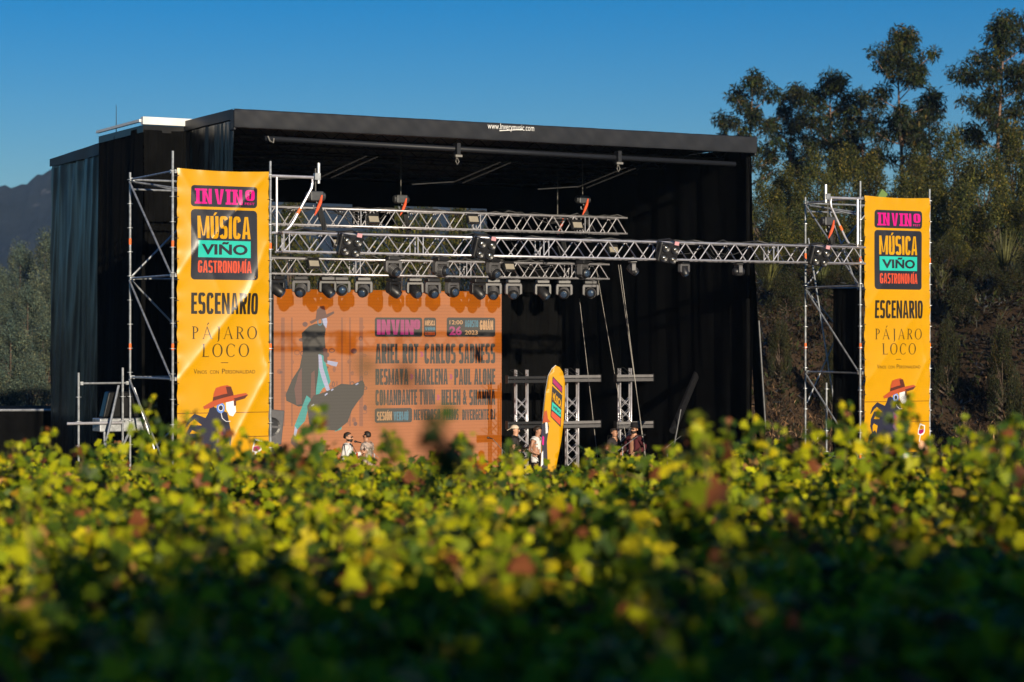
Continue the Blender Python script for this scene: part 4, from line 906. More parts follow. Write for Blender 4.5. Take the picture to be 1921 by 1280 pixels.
# ------------------------------------------------------------------ foliage
def leaf_mesh(name, tmpl_v, tmpl_f, pos, xax, yax, zax, size, colr, m, smooth=False):
    tv = np.array(tmpl_v, float); nv = len(tv); N = len(pos)
    W_ = pos[:, None, :] + size[:, None, None] * (tv[None, :, 0:1] * xax[:, None, :] + tv[None, :, 1:2] * yax[:, None, :] + tv[None, :, 2:3] * zax[:, None, :])
    tf = np.array(tmpl_f); k = tf.shape[1]
    fs = (tf[None] + (np.arange(N) * nv)[:, None, None]).reshape(-1, k)
    me = bpy.data.meshes.new(name)
    me.vertices.add(N * nv); me.vertices.foreach_set('co', W_.reshape(-1).astype(np.float32))
    nl = fs.size; me.loops.add(nl); me.loops.foreach_set('vertex_index', fs.reshape(-1).astype(np.int32))
    me.polygons.add(len(fs)); me.polygons.foreach_set('loop_start', np.arange(0, nl, k, dtype=np.int32))
    me.update(calc_edges=True); me.validate()
    a = me.color_attributes.new('leaf', 'FLOAT_COLOR', 'POINT')
    c = np.ones((N, nv, 4), np.float32); c[:, :, :3] = colr[:, None, :]
    a.data.foreach_set('color', c.reshape(-1))
    me.materials.append(m); return me
def unit(v): return v / np.maximum(np.linalg.norm(v, axis=-1, keepdims=True), 1e-9)
def frames(normal, tip):                       # leaf axes: y along the tip, z along the normal
    y = unit(tip - (tip * normal).sum(-1, keepdims=True) * normal); x = np.cross(y, normal); return x, y, normal
RH_V = [(0, 0, 0), (0.5, 0.45, 0.06), (0, 1, 0), (-0.5, 0.45, 0.06)]; RH_F = [(0, 1, 2), (0, 2, 3)]
def pick(cols, wts, n, r, jit=0.25):
    cols = np.array(cols); i = r.choice(len(cols), n, p=np.array(wts) / sum(wts)); return cols[i] * (1 + jit * r.standard_normal((n, 1))).clip(0.4, 1.8)
M['leaf_tree'] = leaf_mat('tree_leaves', 0.15, 0.06, 0.5)
M['leaf_vine'] = leaf_mat('vine_leaves', 0.24, 0.07, 0.45)
M['bark'] = mat('bark', (0.10, 0.07, 0.05), 0.9, noise=0.5, nscale=6, bump=0.5, bscale=15)
M['euc_bark'] = mat('eucalyptus_bark', (0.22, 0.13, 0.085), 0.8, noise=0.5, nscale=3)
EUC = ([(0.018, 0.028, 0.010), (0.036, 0.044, 0.011), (0.010, 0.017, 0.008), (0.08, 0.06, 0.018)], [5, 4, 4, 1])
ACA = ([(0.085, 0.080, 0.016), (0.042, 0.050, 0.012), (0.14, 0.115, 0.026), (0.016, 0.024, 0.008)], [4, 5, 2, 4])
LFT = ([(0.095, 0.12, 0.08), (0.065, 0.092, 0.07), (0.13, 0.145, 0.09), (0.036, 0.055, 0.048)], [4, 5, 2, 3])  # left grove: smoke haze put into these blue-grey leaf colours

def clump_leaves(cl, per, r, length, width, droop, cols):
    P_, T_, N_, K_ = [], [], [], []
    for c, rad in cl:
        n = int(per * (rad[0] * rad[1] * rad[2]) ** (2 / 3) + 6)
        d = unit(r.standard_normal((n, 3))); q = d * (r.random((n, 1)) ** 0.45) * np.array(rad)
        K_.append(np.ones((n, 1)) * (0.65 + 0.6 * r.random()) * (1 + np.array([[0.10, 0.0, -0.1]]) * r.normal())); P_.append(np.array(c) + q); t = d * (1 - droop) + np.array([0, 0, -droop]) + 0.35 * r.standard_normal((n, 3)); T_.append(unit(t)); N_.append(unit(d + 0.8 * r.standard_normal((n, 3))))
    p, t, n = np.concatenate(P_), np.concatenate(T_), np.concatenate(N_)
    x, y, z = frames(n, t); N = len(p); sz = length * (0.6 + 0.8 * r.random(N))
    return p, x * width, y, z, sz, (pick(cols[0], cols[1], N, r) * np.concatenate(K_)).clip(0.004, 0.6)
def eucalyptus(seed, H, crown0, halfw):          # local base at 0; crown from crown0*H up
    r = np.random.default_rng(seed); rr = random.Random(seed)
    lean = [rr.uniform(-0.02, 0.02), rr.uniform(-0.02, 0.02)]
    tp = lambda h: Vector((lean[0] * h + 0.12 * math.sin(h * 0.5 + seed), lean[1] * h + 0.1 * math.cos(h * 0.4), h))
    tb = MB(); hs = [H * k / 9 for k in range(10)]
    tb.path([tp(h) for h in hs], [max(0.02, 0.0125 * H * (1 - h / H) + 0.015) for h in hs], 7)
    cl = []
    nl = 17
    for i in range(nl):
        f = crown0 + (0.97 - crown0) * (i + rr.random() * 0.7) / nl; h0 = f * H
        t = (f - crown0) / (1 - crown0); w_ = halfw * (math.sin(math.pi * min(1, (0.18 + 0.80 * t))) ** 0.8 * 1.1 + 0.08)
        a = i * 2.4 + rr.uniform(-0.5, 0.5); L = w_ * rr.uniform(0.55, 1.05)
        p0 = tp(h0 * 0.93); p1 = tp(h0) + Vector((math.cos(a) * L, math.sin(a) * L, rr.uniform(0.1, 0.5) * L)); mid = (p0 + p1) / 2 + Vector((0, 0, -0.08 * L))
        tb.path([p0, mid, p1], [0.004 * H * (1.1 - f) + 0.02, 0.02 + 0.002 * H * (1.1 - f), 0.012], 5)
        for k in range(rr.randint(3, 5)):
            s = rr.uniform(0.45, 1.1); q = p0.lerp(p1, s) + Vector((rr.gauss(0, 0.28), rr.gauss(0, 0.28), rr.gauss(0.05, 0.25))) * halfw * 0.45
            rd = halfw * rr.uniform(0.17, 0.36); cl.append((tuple(q), (rd, rd, rd * rr.uniform(0.7, 1.0))))
    cl.append((tuple(tp(H)), (halfw * 0.28,) * 3)); cl.append((tuple(tp(H * 0.96)), (halfw * 0.36,) * 3))
    arr = clump_leaves(cl, 430, r, 0.30, 0.27, 0.6, EUC)
    return tb.mesh('trunk', M['euc_bark'], True), leaf_mesh('crown', RH_V, RH_F, *arr, M['leaf_tree'])
def bush(seed, Rw, H, cols, tuft=0.4, leaf=0.24, per=150, cone=0.3):   # dome-shaped dense evergreen, base at 0
    r = np.random.default_rng(seed); rr = random.Random(seed); tb = MB(); cl = []
    tb.path([(0, 0, 0), (0.05, 0, H * 0.3), (0, 0.05, H * 0.7)], [0.05 * Rw + 0.03, 0.04 * Rw, 0.03], 6)
    n = int(46 * (Rw / 3) ** 1.2) + 16
    for i in range(n):
        a = rr.uniform(0, 6.283); t = rr.random() ** 0.8; rad = Rw * (1 - t ** (1.0 / (cone + 0.45))) ** 0.5 * rr.uniform(0.55, 1.02) if t < 0.99 else 0.05
        z = H * (0.10 + 0.86 * t); q = Vector((math.cos(a) * rad, math.sin(a) * rad, z)); s = rr.uniform(0.7, 1.35) * tuft * Rw * 0.62
        cl.append((tuple(q), (s, s, s * rr.uniform(0.8, 1.5))))
        if i % 4 == 0: tb.path([(0, 0, z * 0.55), tuple(q * 0.6 + Vector((0, 0, 0.3 * z * 0.6))), tuple(q)], [0.03 * Rw, 0.02 * Rw, 0.01], 5)
    arr = clump_leaves(cl, per, r, leaf, 0.36, 0.05, cols)
    return tb.mesh('trunk', M['bark'], True), leaf_mesh('crown', RH_V, RH_F, *arr, M['leaf_tree'])
def plant(name, label, cat, pair, x, y, z, rz=0.0, sc=(1, 1, 1), group=None):
    t = thing(name, label, cat, Matrix.Translation((x, y, z)) @ Matrix.Rotation(rz, 4, 'Z') @ Matrix.Diagonal((*sc, 1)), group)
    mob('trunk', pair[0], t); mob('crown', pair[1], t); return t

# eucalyptus on the skyline at the right: pixel x, top pixel y, distance, half width of the crown in pixels, start of the crown
for i, (px, ty, d, hw, c0, lab) in enumerate((
        (1410, 142, 128, 58, 0.40, 'eucalyptus tree rising just beyond the right end of the stage roof'),
        (1484, 166, 135, 46, 0.36, 'slim eucalyptus tree second from the stage on the skyline'),
        (1552, 147, 130, 66, 0.40, 'broad eucalyptus tree with a rounded top in the middle of the skyline row'),
        (1618, 172, 140, 40, 0.42, 'low eucalyptus tree left of the tallest pointed one'),
        (1690, 66, 125, 74, 0.36, 'tallest eucalyptus with a bare reddish trunk showing below its crown'),
        (1748, 165, 138, 34, 0.35, 'short eucalyptus tight on the right of the tallest one'),
        (1872, 33, 122, 74, 0.42, 'big eucalyptus at the right edge of the picture'),
        (1956, 150, 126, 52, 0.30, 'eucalyptus partly cut off by the right edge of the picture'),
        (1354, 234, 145, 22, 0.5, 'eucalyptus of which only the small tip shows above the stage roof'))):
    b = P(px, 640, d); g = float(gz(b.x, b.y)); H = P(px, ty, d).z - g
    plant('eucalyptus_tree', lab, 'tree', eucalyptus(40 + i, H, c0 if H > 9 else 0.3, hw * d / F), b.x, b.y, g, 0, (1, 1, 1), 'eucalyptus trees on the skyline')
prot = [bush(60 + i, 3.0, 6.0 + 0.5 * i, ACA, 0.36, 0.20, 420) for i in range(5)]
bs = [(1436, 335, 92, 48), (1478, 310, 104, 50), (1530, 285, 100, 56), (1584, 258, 108, 52), (1636, 282, 100, 50), (1700, 318, 96, 56), (1728, 286, 112, 48), (1790, 236, 104, 62), (1846, 262, 96, 60), (1900, 225, 102, 58), (1948, 270, 96, 56), (1460, 400, 84, 44), (1512, 392, 86, 50), (1560, 380, 88, 46), (1610, 400, 84, 44), (1662, 372, 88, 46), (1760, 350, 88, 58), (1815, 340, 86, 50), (1872, 352, 85, 56), (1925, 372, 84, 50), (1700, 420, 83, 40), (1790, 430, 82, 40)]
wd = ['stage corner', 'stage corner', 'right tower top', 'right tower top', 'right tower top', 'right banner top', 'right banner top', 'right edge of the picture', 'right edge of the picture', 'right edge of the picture', 'right edge of the picture']
for i, (px, ty, d, hw) in enumerate(bs):
    b = P(px, 640, d); g = float(gz(b.x, b.y)); top = P(px, ty, d).z; H = max(1.5, top - g); k = hw * d / F / 3.0 * 1.15; pr_ = prot[i % 5]; h0 = 6.0 + 0.5 * (i % 5)
    lab = '%s olive-green acacia from the left in the %s row on the right bank' % ((ORD[i] if i < 11 else ORD[i - 11]), 'upper' if i < 11 else 'lower')
    plant('acacia_bush', lab, 'bush', pr_, b.x, b.y, g - 0.1, i * 1.3, (k, k, H / h0 * 0.97), 'acacias on the right bank')
protd = [bush(70 + i, 3.0, 5.0, ([(0.030, 0.036, 0.012), (0.018, 0.024, 0.009), (0.055, 0.050, 0.016), (0.04, 0.026, 0.014)], [4, 4, 2, 2]), 0.38, 0.20, 330) for i in range(2)]
for i, (px, ty, d, hw) in enumerate(((1432, 470, 80, 26), (1475, 500, 77, 34), (1520, 455, 82, 36), (1575, 492, 78, 34), (1640, 470, 80, 40), (1700, 500, 77, 36), (1770, 452, 81, 46), (1806, 520, 75, 36), (1842, 470, 79, 40), (1895, 505, 76, 42), (1932, 465, 78, 40), (1778, 590, 71, 24), (1880, 610, 69, 30), (1462, 590, 72, 22), (1560, 640, 70, 20), (1905, 690, 65, 26))):
    b = P(px, 640, d); g = float(gz(b.x, b.y)); H = max(1.2, P(px, ty, d).z - g); k = hw * d / F / 3.0 * 1.1
    plant('bramble_bush', '%s dark bramble bush from the left along the %s' % ((ORD[i], 'crest of the bank') if i < 11 else (ORD[i - 11], 'face of the bank')), 'bush', protd[i % 2], b.x, b.y, g - 0.15, i * 1.9, (k, k, H / 5.0), 'dark bramble bushes on the bank')
# trees behind the stage, seen through the gap above the screen
prot2 = [bush(80 + i, 3.2, 8.5, ACA, 0.34, 0.24, 280) for i in range(2)]
for i, (px, ty, d) in enumerate(((492, 392, 104), (548, 372, 98), (590, 452, 92), (640, 470, 96), (700, 420, 98), (748, 394, 104), (800, 380, 97), (862, 386, 102), (930, 392, 98), (985, 400, 104))):
    b = P(px, 640, d); g = float(gz(b.x, b.y)); H = P(px, ty, d).z - g
    plant('acacia_tree', '%s tree from the left seen through the gap above the video wall' % ORD[i], 'tree', prot2[i % 2], b.x, b.y, g - 0.1, i * 1.7, (0.42, 0.42, H / 8.5), 'trees behind the stage')
prot3 = [bush(90 + i, 3.0, 8.0, LFT, 0.34, 0.20, 400, 0.1) for i in range(3)]
for i, (px, ty, d, hw, lab) in enumerate((
        (88, 428, 150, 44, 'tallest hazy tree beside the left edge of the stage'), (38, 452, 156, 40, 'pointed hazy tree left of the tallest one by the stage'), (-8, 492, 152, 44, 'hazy tree cut by the left edge of the picture, upper row'),
        (104, 505, 132, 46, 'grey-green tree directly below the tallest one by the stage'), (52, 530, 128, 44, 'grey-green tree in the middle of the left grove'), (4, 548, 130, 40, 'grey-green tree at the left edge, middle row'),
        (86, 602, 108, 60, 'large pale rounded tree at the lower right of the left grove'), (20, 600, 105, 58, 'large pale rounded tree at the lower left corner of the grove'), (-40, 560, 112, 50, 'pale tree beyond the left edge of the picture'),
        (140, 470, 150, 48, 'tree mostly hidden behind the stage rear curtain'), (150, 590, 118, 50, 'low tree hidden behind the stage rear curtain'), (56, 668, 92, 52, 'low pale bush above the black platform'), (-10, 676, 92, 50, 'low pale bush above the black platform at the left edge'))):
    b = P(px, 640, d); g = float(gz(b.x, b.y)); H = max(2.0, P(px, ty, d).z - g); k = hw * d / F / 3.0 * 1.1
    plant('grove_tree', lab, 'tree', prot3[i % 3], b.x, b.y, g - 0.1, i * 2.1, (k, k, H / 8.0 * 0.97), 'trees of the left grove')

# grass tufts on top of the bank
def grass_tuft(label, px, py, d, h, n, seed, cols):
    r = np.random.default_rng(seed); b = P(px, py, d); v, f, c = [], [], []
    mb = MB()
    for i in range(n):
        a = r.uniform(0, 6.28); sp_ = r.uniform(0.15, 0.9) * h * 0.75; hh = h * r.uniform(0.55, 1.05); w_ = 0.018
        p = [Vector((math.cos(a) * sp_ * t ** 1.6, math.sin(a) * sp_ * t ** 1.6, hh * (t - 0.32 * t ** 3 * (sp_ / h)))) for t in (0, 0.35, 0.7, 1.0)]
        s = Vector((-math.sin(a), math.cos(a), 0)) * w_; n0 = len(mb.v)
        mb.add([p[0] - s, p[0] + s, p[1] + s, p[1] - s, p[2] + s * 0.7, p[2] - s * 0.7, p[3]], [(0, 1, 2, 3), (3, 2, 4, 5), (5, 4, 6)])
    me = mb.mesh('grass_tuft', mat('grass_' + str(seed), cols, 0.7, noise=0.5, nscale=2))
    o = mob('grass_tuft', me); o.location = b; tag(o, label, 'grass', 'tall grass tufts on the bank'); o.location.z = float(gz(b.x, b.y)) - 0.05; return o
grass_tuft('tall arching grass tuft on the bank near the right edge of the picture', 1885, 500, 80, 2.6, 170, 1, (0.10, 0.10, 0.03))
grass_tuft('bright grass tuft on the bank just right of the stage edge', 1442, 520, 80, 1.7, 150, 2, (0.12, 0.12, 0.03))
grass_tuft('grass tuft on the bank below the end of the front truss', 1540, 520, 80, 1.3, 120, 3, (0.08, 0.09, 0.025))
grass_tuft('small grass tuft just right of the right banner', 1765, 500, 80, 1.2, 90, 4, (0.09, 0.09, 0.03))
# dry grass and brambles covering the bank
def scatter(name, label, cat, n, xr, yr, keep, hgt, cols, seed, width, mound=0.0):
    r = np.random.default_rng(seed); x = r.uniform(*xr, n); y = r.uniform(*yr, n); k = keep(x, y, r); x, y = x[k], y[k]; n = len(x)
    p = np.stack([x, y, gz(x, y)], -1); t = unit(np.stack([r.normal(0, .5, n), r.normal(0, .5, n), np.abs(r.normal(.6, .35, n))], -1)); nn = unit(r.standard_normal((n, 3)))
    p[:, 2] += hgt * 0.6 * r.random(n) ** 2 + mound * np.clip(np.sin(x * 1.9 + 1.3 * np.sin(y * 0.9)) * np.sin(y * 1.1 + 0.7 * x) + 0.35 * np.sin(x * 4.3) * np.sin(y * 3.7), 0, 2) * r.random(n) ** 0.4
    ax = frames(nn, t); me = leaf_mesh(name, RH_V, RH_F, p, ax[0] * width, ax[1], ax[2], hgt * r.uniform(0.5, 1.5, n), pick(cols[0], cols[1], n, r, 0.35), M['leaf_tree'])
    return tag(mob(name, me), label, cat, kind='stuff')
bankf = lambda x: 63 - 0.35 * np.clip(x - 8, 0, 40)
scatter('dry_grass', 'dry brown grass covering the lower part of the right bank', 'grass', 130000, (3, 32), (50, 80), lambda x, y, r: (y - bankf(x) > -4) & (y - bankf(x) < 8.5 + 1.5 * np.sin(x * 1.3) + r.normal(0, 1, len(x))), 0.20, ([(0.21, 0.12, 0.06), (0.12, 0.07, 0.036), (0.32, 0.20, 0.105), (0.03, 0.019, 0.012)], [4, 4, 1, 4]), 5, 0.16, 0.35)
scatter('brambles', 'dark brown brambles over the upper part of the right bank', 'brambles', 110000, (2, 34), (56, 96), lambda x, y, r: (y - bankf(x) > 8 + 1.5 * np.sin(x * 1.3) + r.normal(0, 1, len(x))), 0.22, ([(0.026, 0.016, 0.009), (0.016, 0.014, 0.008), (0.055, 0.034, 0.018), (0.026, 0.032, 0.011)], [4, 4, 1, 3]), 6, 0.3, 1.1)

# ------------------------------------------------------------------ the vineyard
VLF = [(0, 0.02, 0.03)] + [(0.0, -0.10, 0.0), (0.30, -0.28, -0.05), (0.36, -0.02, -0.02), (0.56, 0.22, -0.10), (0.30, 0.38, 0.0), (0.24, 0.62, -0.04), (0.0, 0.92, -0.12), (-0.24, 0.62, -0.04), (-0.30, 0.38, 0.0), (-0.56, 0.22, -0.10), (-0.36, -0.02, -0.02), (-0.30, -0.28, -0.05)]
VLT = [(0, i, i + 1) for i in range(1, 12)] + [(0, 12, 1)]
VC = ([(0.34, 0.345, 0.008), (0.18, 0.225, 0.008), (0.055, 0.095, 0.010), (0.47, 0.39, 0.010), (0.37, 0.20, 0.055), (0.18, 0.06, 0.022), (0.44, 0.27, 0.02)], [32, 29, 26, 7, 5, 2.5, 2])
vr = np.random.default_rng(77)
leaf_var = []
for i in range(14):
    c = pick(VC[0], VC[1], 1, vr, 0.12) if i > 2 else np.array([[0.022, 0.045, 0.008]]) * (1 + 0.5 * i); z = np.zeros((1, 3)); bend = vr.uniform(-0.15, 0.25)  # first few variants darkened: shade painted into the leaf colour
    tv = [(x * 1.0, y, z_ + bend * x * x - 0.10 * y * y + 0.04 * math.sin(7 * x + i)) for x, y, z_ in VLF]
    leaf_var.append(leaf_mesh('leaf', tv, VLT, z, np.array([[1., 0, 0]]), np.array([[0, 1., 0]]), np.array([[0, 0, 1.]]), np.ones(1), c, M['leaf_vine']))
M['cane'] = mat('vine_cane', (0.17, 0.15, 0.03), 0.7, noise=0.4, nscale=10, col2=(0.12, 0.06, 0.025))
def leaf_frame(n, r):
    nn = unit(np.stack([r.normal(0.12, .62, n), r.normal(-0.32, .62, n), np.abs(r.normal(0.45, .5, n))], -1)); t = unit(np.stack([r.normal(0, 1, n), r.normal(0, 1, n), r.normal(-0.45, .6, n)], -1))
    return frames(nn, t)
def mtx_of(p, x, y, z, s):
    return Matrix(((x[0] * s, y[0] * s, z[0] * s, p[0]), (x[1] * s, y[1] * s, z[1] * s, p[1]), (x[2] * s, y[2] * s, z[2] * s, p[2]), (0, 0, 0, 1)))
def grapevine(x, y, seed, rad, hgt, nleaf, nparts):
    r = np.random.default_rng(seed); g = float(gz(x, y)); rr = random.Random(seed)
    zone = ('in the dark blurred foreground' if y < 7.5 else 'in the sunlit middle' if y < 17 else 'at the far edge'); side = ('left' if x < -0.075 * y else 'right' if x > 0.075 * y else 'middle')
    t = thing('grapevine', 'leafy green grapevine %s of the vineyard, %s third' % (zone, side), 'grapevine', Matrix.Translation((x, y, g)), 'grapevines of the vineyard')
    MB().path([(0, 0, -0.05), (0.04, 0.03, 0.5), (-0.03, 0.02, 1.0), (0.02, -0.02, hgt - 0.45)], [0.045, 0.035, 0.03, 0.028], 6).build('trunk', M['bark'], t, smooth=True)
    pos = []
    n0 = int(nleaf * 0.72)
    a = r.uniform(0, 6.283, n0); q = rad * np.sqrt(r.random(n0)); wx, wy = x + np.cos(a) * q, y + np.sin(a) * q; top = hgt - 0.10 - 0.10 * (q / rad) ** 2 + 0.13 * np.sin(3.3 * wx + 1.1 * np.sin(2.1 * wy)) * np.sin(2.7 * wy + 0.8 * wx) + 0.08 * np.sin(8.1 * wx + 2 * np.sin(3 * wy)) * np.sin(7.3 * wy - 2.2 * wx)
    pos.append(np.stack([np.cos(a) * q, np.sin(a) * q, top - np.abs(r.normal(0, 0.26, n0))], -1))
    cm = MB(); k = 9
    for i in range(k):
        aa = rr.uniform(0, 6.283); L = rr.uniform(0.3, 0.72); q0 = rad * rr.uniform(0.1, 0.75); b = Vector((math.cos(aa) * q0, math.sin(aa) * q0, hgt - 0.35))
        dr = Vector((rr.gauss(0, 0.5), rr.gauss(0, 0.5), rr.uniform(0.35, 1.0))).normalized()
        pts = [b + dr * L * s + Vector((0, 0, -0.22 * L * s * s)) for s in (0, 0.3, 0.6, 1.0)]
        cm.path(pts, [0.006, 0.005, 0.004, 0.002], 4)
        m = max(4, int(nleaf * 0.28 / k)); s = r.random(m) ** 0.8
        pos.append(np.array([tuple(pts[0].lerp(pts[3], u_)) for u_ in s]) + r.normal(0, 0.05, (m, 3)) + np.array([0, 0, 0.03]))
    cm.build('cane', M['cane'], t)['kind'] = 'stuff'
    p = np.concatenate(pos); N = len(p); X, Y_, Z = leaf_frame(N, r)
    sz = 0.088 * r.uniform(0.5, 1.35, N); col = pick(VC[0], VC[1], N, r, 0.2)
    idx = np.argsort(-(p[:, 2] + r.normal(0, 0.05, N)))
    own = idx[:nparts]; rest = idx[nparts:]
    for i in own: mob('leaf', leaf_var[rr.randrange(14)], t, mtx=mtx_of(p[i], X[i], Y_[i], Z[i], sz[i]))
    fo = mob('foliage', leaf_mesh('foliage', VLF, VLT, p[rest], X[rest], Y_[rest], Z[rest], sz[rest], col[rest], M['leaf_vine']), t); fo['kind'] = 'stuff'
    return t
seed = 500; yv = 3.6; nvine = 0
while yv < 26.5:
    half = 0.25 * yv + 1.3; n = int(2 * half / 1.45) + 1
    for i in range(n):
        x = -half + (i + 0.5) * 2 * half / n + random.uniform(-0.2, 0.2); y = yv + random.uniform(-0.25, 0.25)
        grapevine(x, y, seed, random.uniform(0.95, 1.2), 1.63 - (0.05 if yv > 17 else 0) + random.uniform(-0.12, 0.12) + (0.05 if x > 0.1 * yv else 0) - (0.12 if yv < 6 else 0), 1250 if yv > 7 else 780, 24 if yv > 5 else 14); seed += 1; nvine += 1
    yv += 1.5
# shoots that stand above the mass: base pixel, tip pixel, distance, leaf count, leaf size
def shoot(label, bx, by, tx, ty, d, n, ls, seed, spread=0.07, s0=0.0, nv=14):
    r = np.random.default_rng(seed); rr = random.Random(seed); b = P(bx, by, d); e = P(tx, ty, d + rr.uniform(-0.3, 0.3)); ctr = b.lerp(e, 0.5) + Vector((rr.uniform(-.05, .05), rr.uniform(-.1, .1), 0))
    t = thing('vine_shoot', label, 'vine shoot', Matrix.Translation(b), 'shoots standing above the vineyard')
    q = lambda s: (b * (1 - s) ** 2 + ctr * 2 * s * (1 - s) + e * s * s) - b
    MB().path([q(s) for s in (0, .25, .5, .75, 1)], [0.007, 0.006, 0.005, 0.004, 0.002], 5).build('stem', M['cane'], t)
    X, Y_, Z = leaf_frame(n, r)
    for i in range(n):
        s = s0 + (1 - s0) * (i + 0.6) / n; k = ls * (1.15 - 0.6 * s) * rr.uniform(0.7, 1.25); p = np.array(q(s)) + r.normal(0, spread * (1.5 - 1.2 * (s - s0)), 3) * np.array([1, 1, 0.6])
        mob('leaf', leaf_var[rr.randrange(nv)], t, mtx=mtx_of(p, X[i], Y_[i], Z[i], k))
sh = [('vine shoot overlapping the base of the left scaffold tower', 262, 860, 285, 748, 17, 22, 0.10), ('curved vine shoot at the far left below the black platform', 75, 860, 100, 805, 18, 16, 0.10),
      ('vine shoot in front of the left edge of the left banner', 345, 880, 352, 770, 15, 22, 0.10), ('vine shoot in front of the figure on the left banner', 415, 885, 408, 790, 16, 22, 0.11), ('vine shoot in front of the hand on the left banner', 480, 885, 455, 800, 17, 14, 0.10),
      ('thick vine shoot left of the guitarist in white', 578, 890, 600, 766, 14, 24, 0.10), ('short vine shoot left of the tall one by the guitarist', 560, 890, 548, 838, 14, 16, 0.11), ('round vine shoot right of the guitarist in white', 745, 885, 728, 806, 14, 18, 0.10),
      ('wide dark vine shoot below the middle of the screen', 815, 890, 822, 775, 6.6, 8, 0.10), ('vine shoot below the right end of the screen', 880, 885, 872, 815, 14, 18, 0.11), ('vine shoot in front of the singer with the pale cap', 965, 885, 958, 828, 17, 14, 0.10),
      ('small upright vine shoot left of the man with the hat', 1130, 890, 1126, 838, 15, 10, 0.07), ('tall vine shoot right of the black brace pole', 1310, 900, 1300, 775, 12, 22, 0.12), ('forked vine shoot at the right edge of the stage', 1380, 890, 1362, 785, 13, 14, 0.09),
      ('yellow vine shoot at the foot of the outrigger post', 1440, 880, 1418, 775, 15, 20, 0.10), ('vine shoot beside the yellow one at the outrigger post', 1475, 880, 1470, 800, 16, 18, 0.10), ('vine shoot at the foot of the right scaffold tower', 1585, 880, 1580, 752, 15, 28, 0.10),
      ('dense green vine shoot in front of the right banner', 1672, 890, 1706, 735, 15, 46, 0.10), ('vine shoot right of the right banner', 1800, 885, 1812, 785, 16, 20, 0.10), ('leafy vine shoot at the right edge of the picture', 1880, 900, 1872, 800, 13, 22, 0.11),
      ('bushy vine tops at the far left edge below the platform', 20, 880, 30, 828, 17, 20, 0.10), ('bushy vine tops between the platform and the left tower', 150, 885, 165, 835, 16, 20, 0.10), ('bushy vine tops under the left corner of the left banner', 310, 890, 318, 800, 15, 26, 0.10), ('bushy vine tops in front of the base of the left banner', 385, 890, 380, 815, 15, 24, 0.10), ('bushy vine tops beside the speaker', 520, 890, 528, 835, 15, 22, 0.10),
      ('vine tops left of the right tower', 1530, 885, 1525, 795, 15, 24, 0.10), ('vine tops before the left half of the right banner', 1632, 890, 1640, 812, 15, 26, 0.10), ('vine tops before the wine glass on the right banner', 1742, 890, 1750, 822, 16, 20, 0.10), ('vine tops on the right below the bank', 1850, 890, 1842, 812, 15, 24, 0.10), ('vine tops in the lower right corner of the bank', 1912, 890, 1908, 780, 14, 26, 0.11), ('vine tops below the brace pole', 1255, 890, 1262, 835, 15, 20, 0.10),
      ('large blurred yellow-green leaf shoot left of the outrigger post', 1330, 910, 1322, 810, 10, 6, 0.13)]
for i, (lab, bx, by, tx, ty, d, n, ls) in enumerate(sh): shoot(lab, bx, by, tx, ty, d, int(n * 1.7), ls * 0.92, 900 + i, min(0.075 + 0.004 * (18 - d), 0.0048 * d), 0, 3 if d < 7 else 14)  # nearest shoot takes only the leaves with painted-in shade
for i, (bx, by, tx, ty, d, n, lab) in enumerate(((440, 876, 556, 896, 13, 5, 'long yellowish cane lying across the vines below the left banner'), (300, 886, 200, 872, 14, 5, 'long cane lying across the vines below the left scaffold tower'), (62, 1040, 40, 930, 9, 4, 'upright yellow-green cane at the left edge of the vineyard'), (640, 1030, 672, 940, 10, 4, 'upright yellow-green cane in the vines below the screen'), (340, 1040, 470, 1012, 9, 4, 'long cane lying among the vines at lower left'), (1390, 1110, 1470, 1040, 7.5, 3, 'long blurred cane at lower right of the vineyard'), (1420, 905, 1436, 828, 16, 5, 'thin bare cane near the outrigger post'), (1210, 900, 1150, 876, 15, 5, 'long cane lying across the vines below the man with the hat'))):
    shoot(lab, bx, by, tx, ty, d, n, 0.08, 970 + i, 0.03)
shoot('very blurred dark shoot tip in front of the middle line of lettering on the screen', 900, 900, 770, 700, 4.4, 4, 0.085, 951, 0.015, 0.86, 2)  # this tip and the next leaf get their shade from the leaf colour
shoot('very blurred dark leaf right of the figure on the screen', 800, 920, 688, 668, 4.6, 3, 0.085, 952, 0.012, 0.93, 2)

# leaf screen added out of view, its top shaped to shade the nearest vines
def added_hedge():
    r = np.random.default_rng(9); n = 40000
    x = r.uniform(-14, 26, n); y = -7 + r.normal(0, 0.9, n); top = 6.98 + 0.15 * np.clip(x - 3.5, -0.3, 12) + 0.34 * np.sin(x * 1.7) + 0.24 * np.sin(x * 4.1 + 1) - 0.08; z = 2.3 + (top - 2.3) * r.random(n) ** 0.8 + np.abs(r.normal(0, 0.16, n)) * (r.random(n) < 0.3)
    p = np.stack([x, y, z], -1); nn = unit(r.standard_normal((n, 3))); ax = frames(nn, unit(r.standard_normal((n, 3))))
    me = leaf_mesh('added_hedge', RH_V, RH_F, p, ax[0] * 0.8, ax[1], ax[2], r.uniform(0.25, 0.5, n), pick(EUC[0], EUC[1], n, r), M['leaf_tree'])
    tag(mob('added_hedge', me), 'unseen leaf screen added behind the camera to shade the nearest vines', 'added_hedge', kind='stuff')
added_hedge()
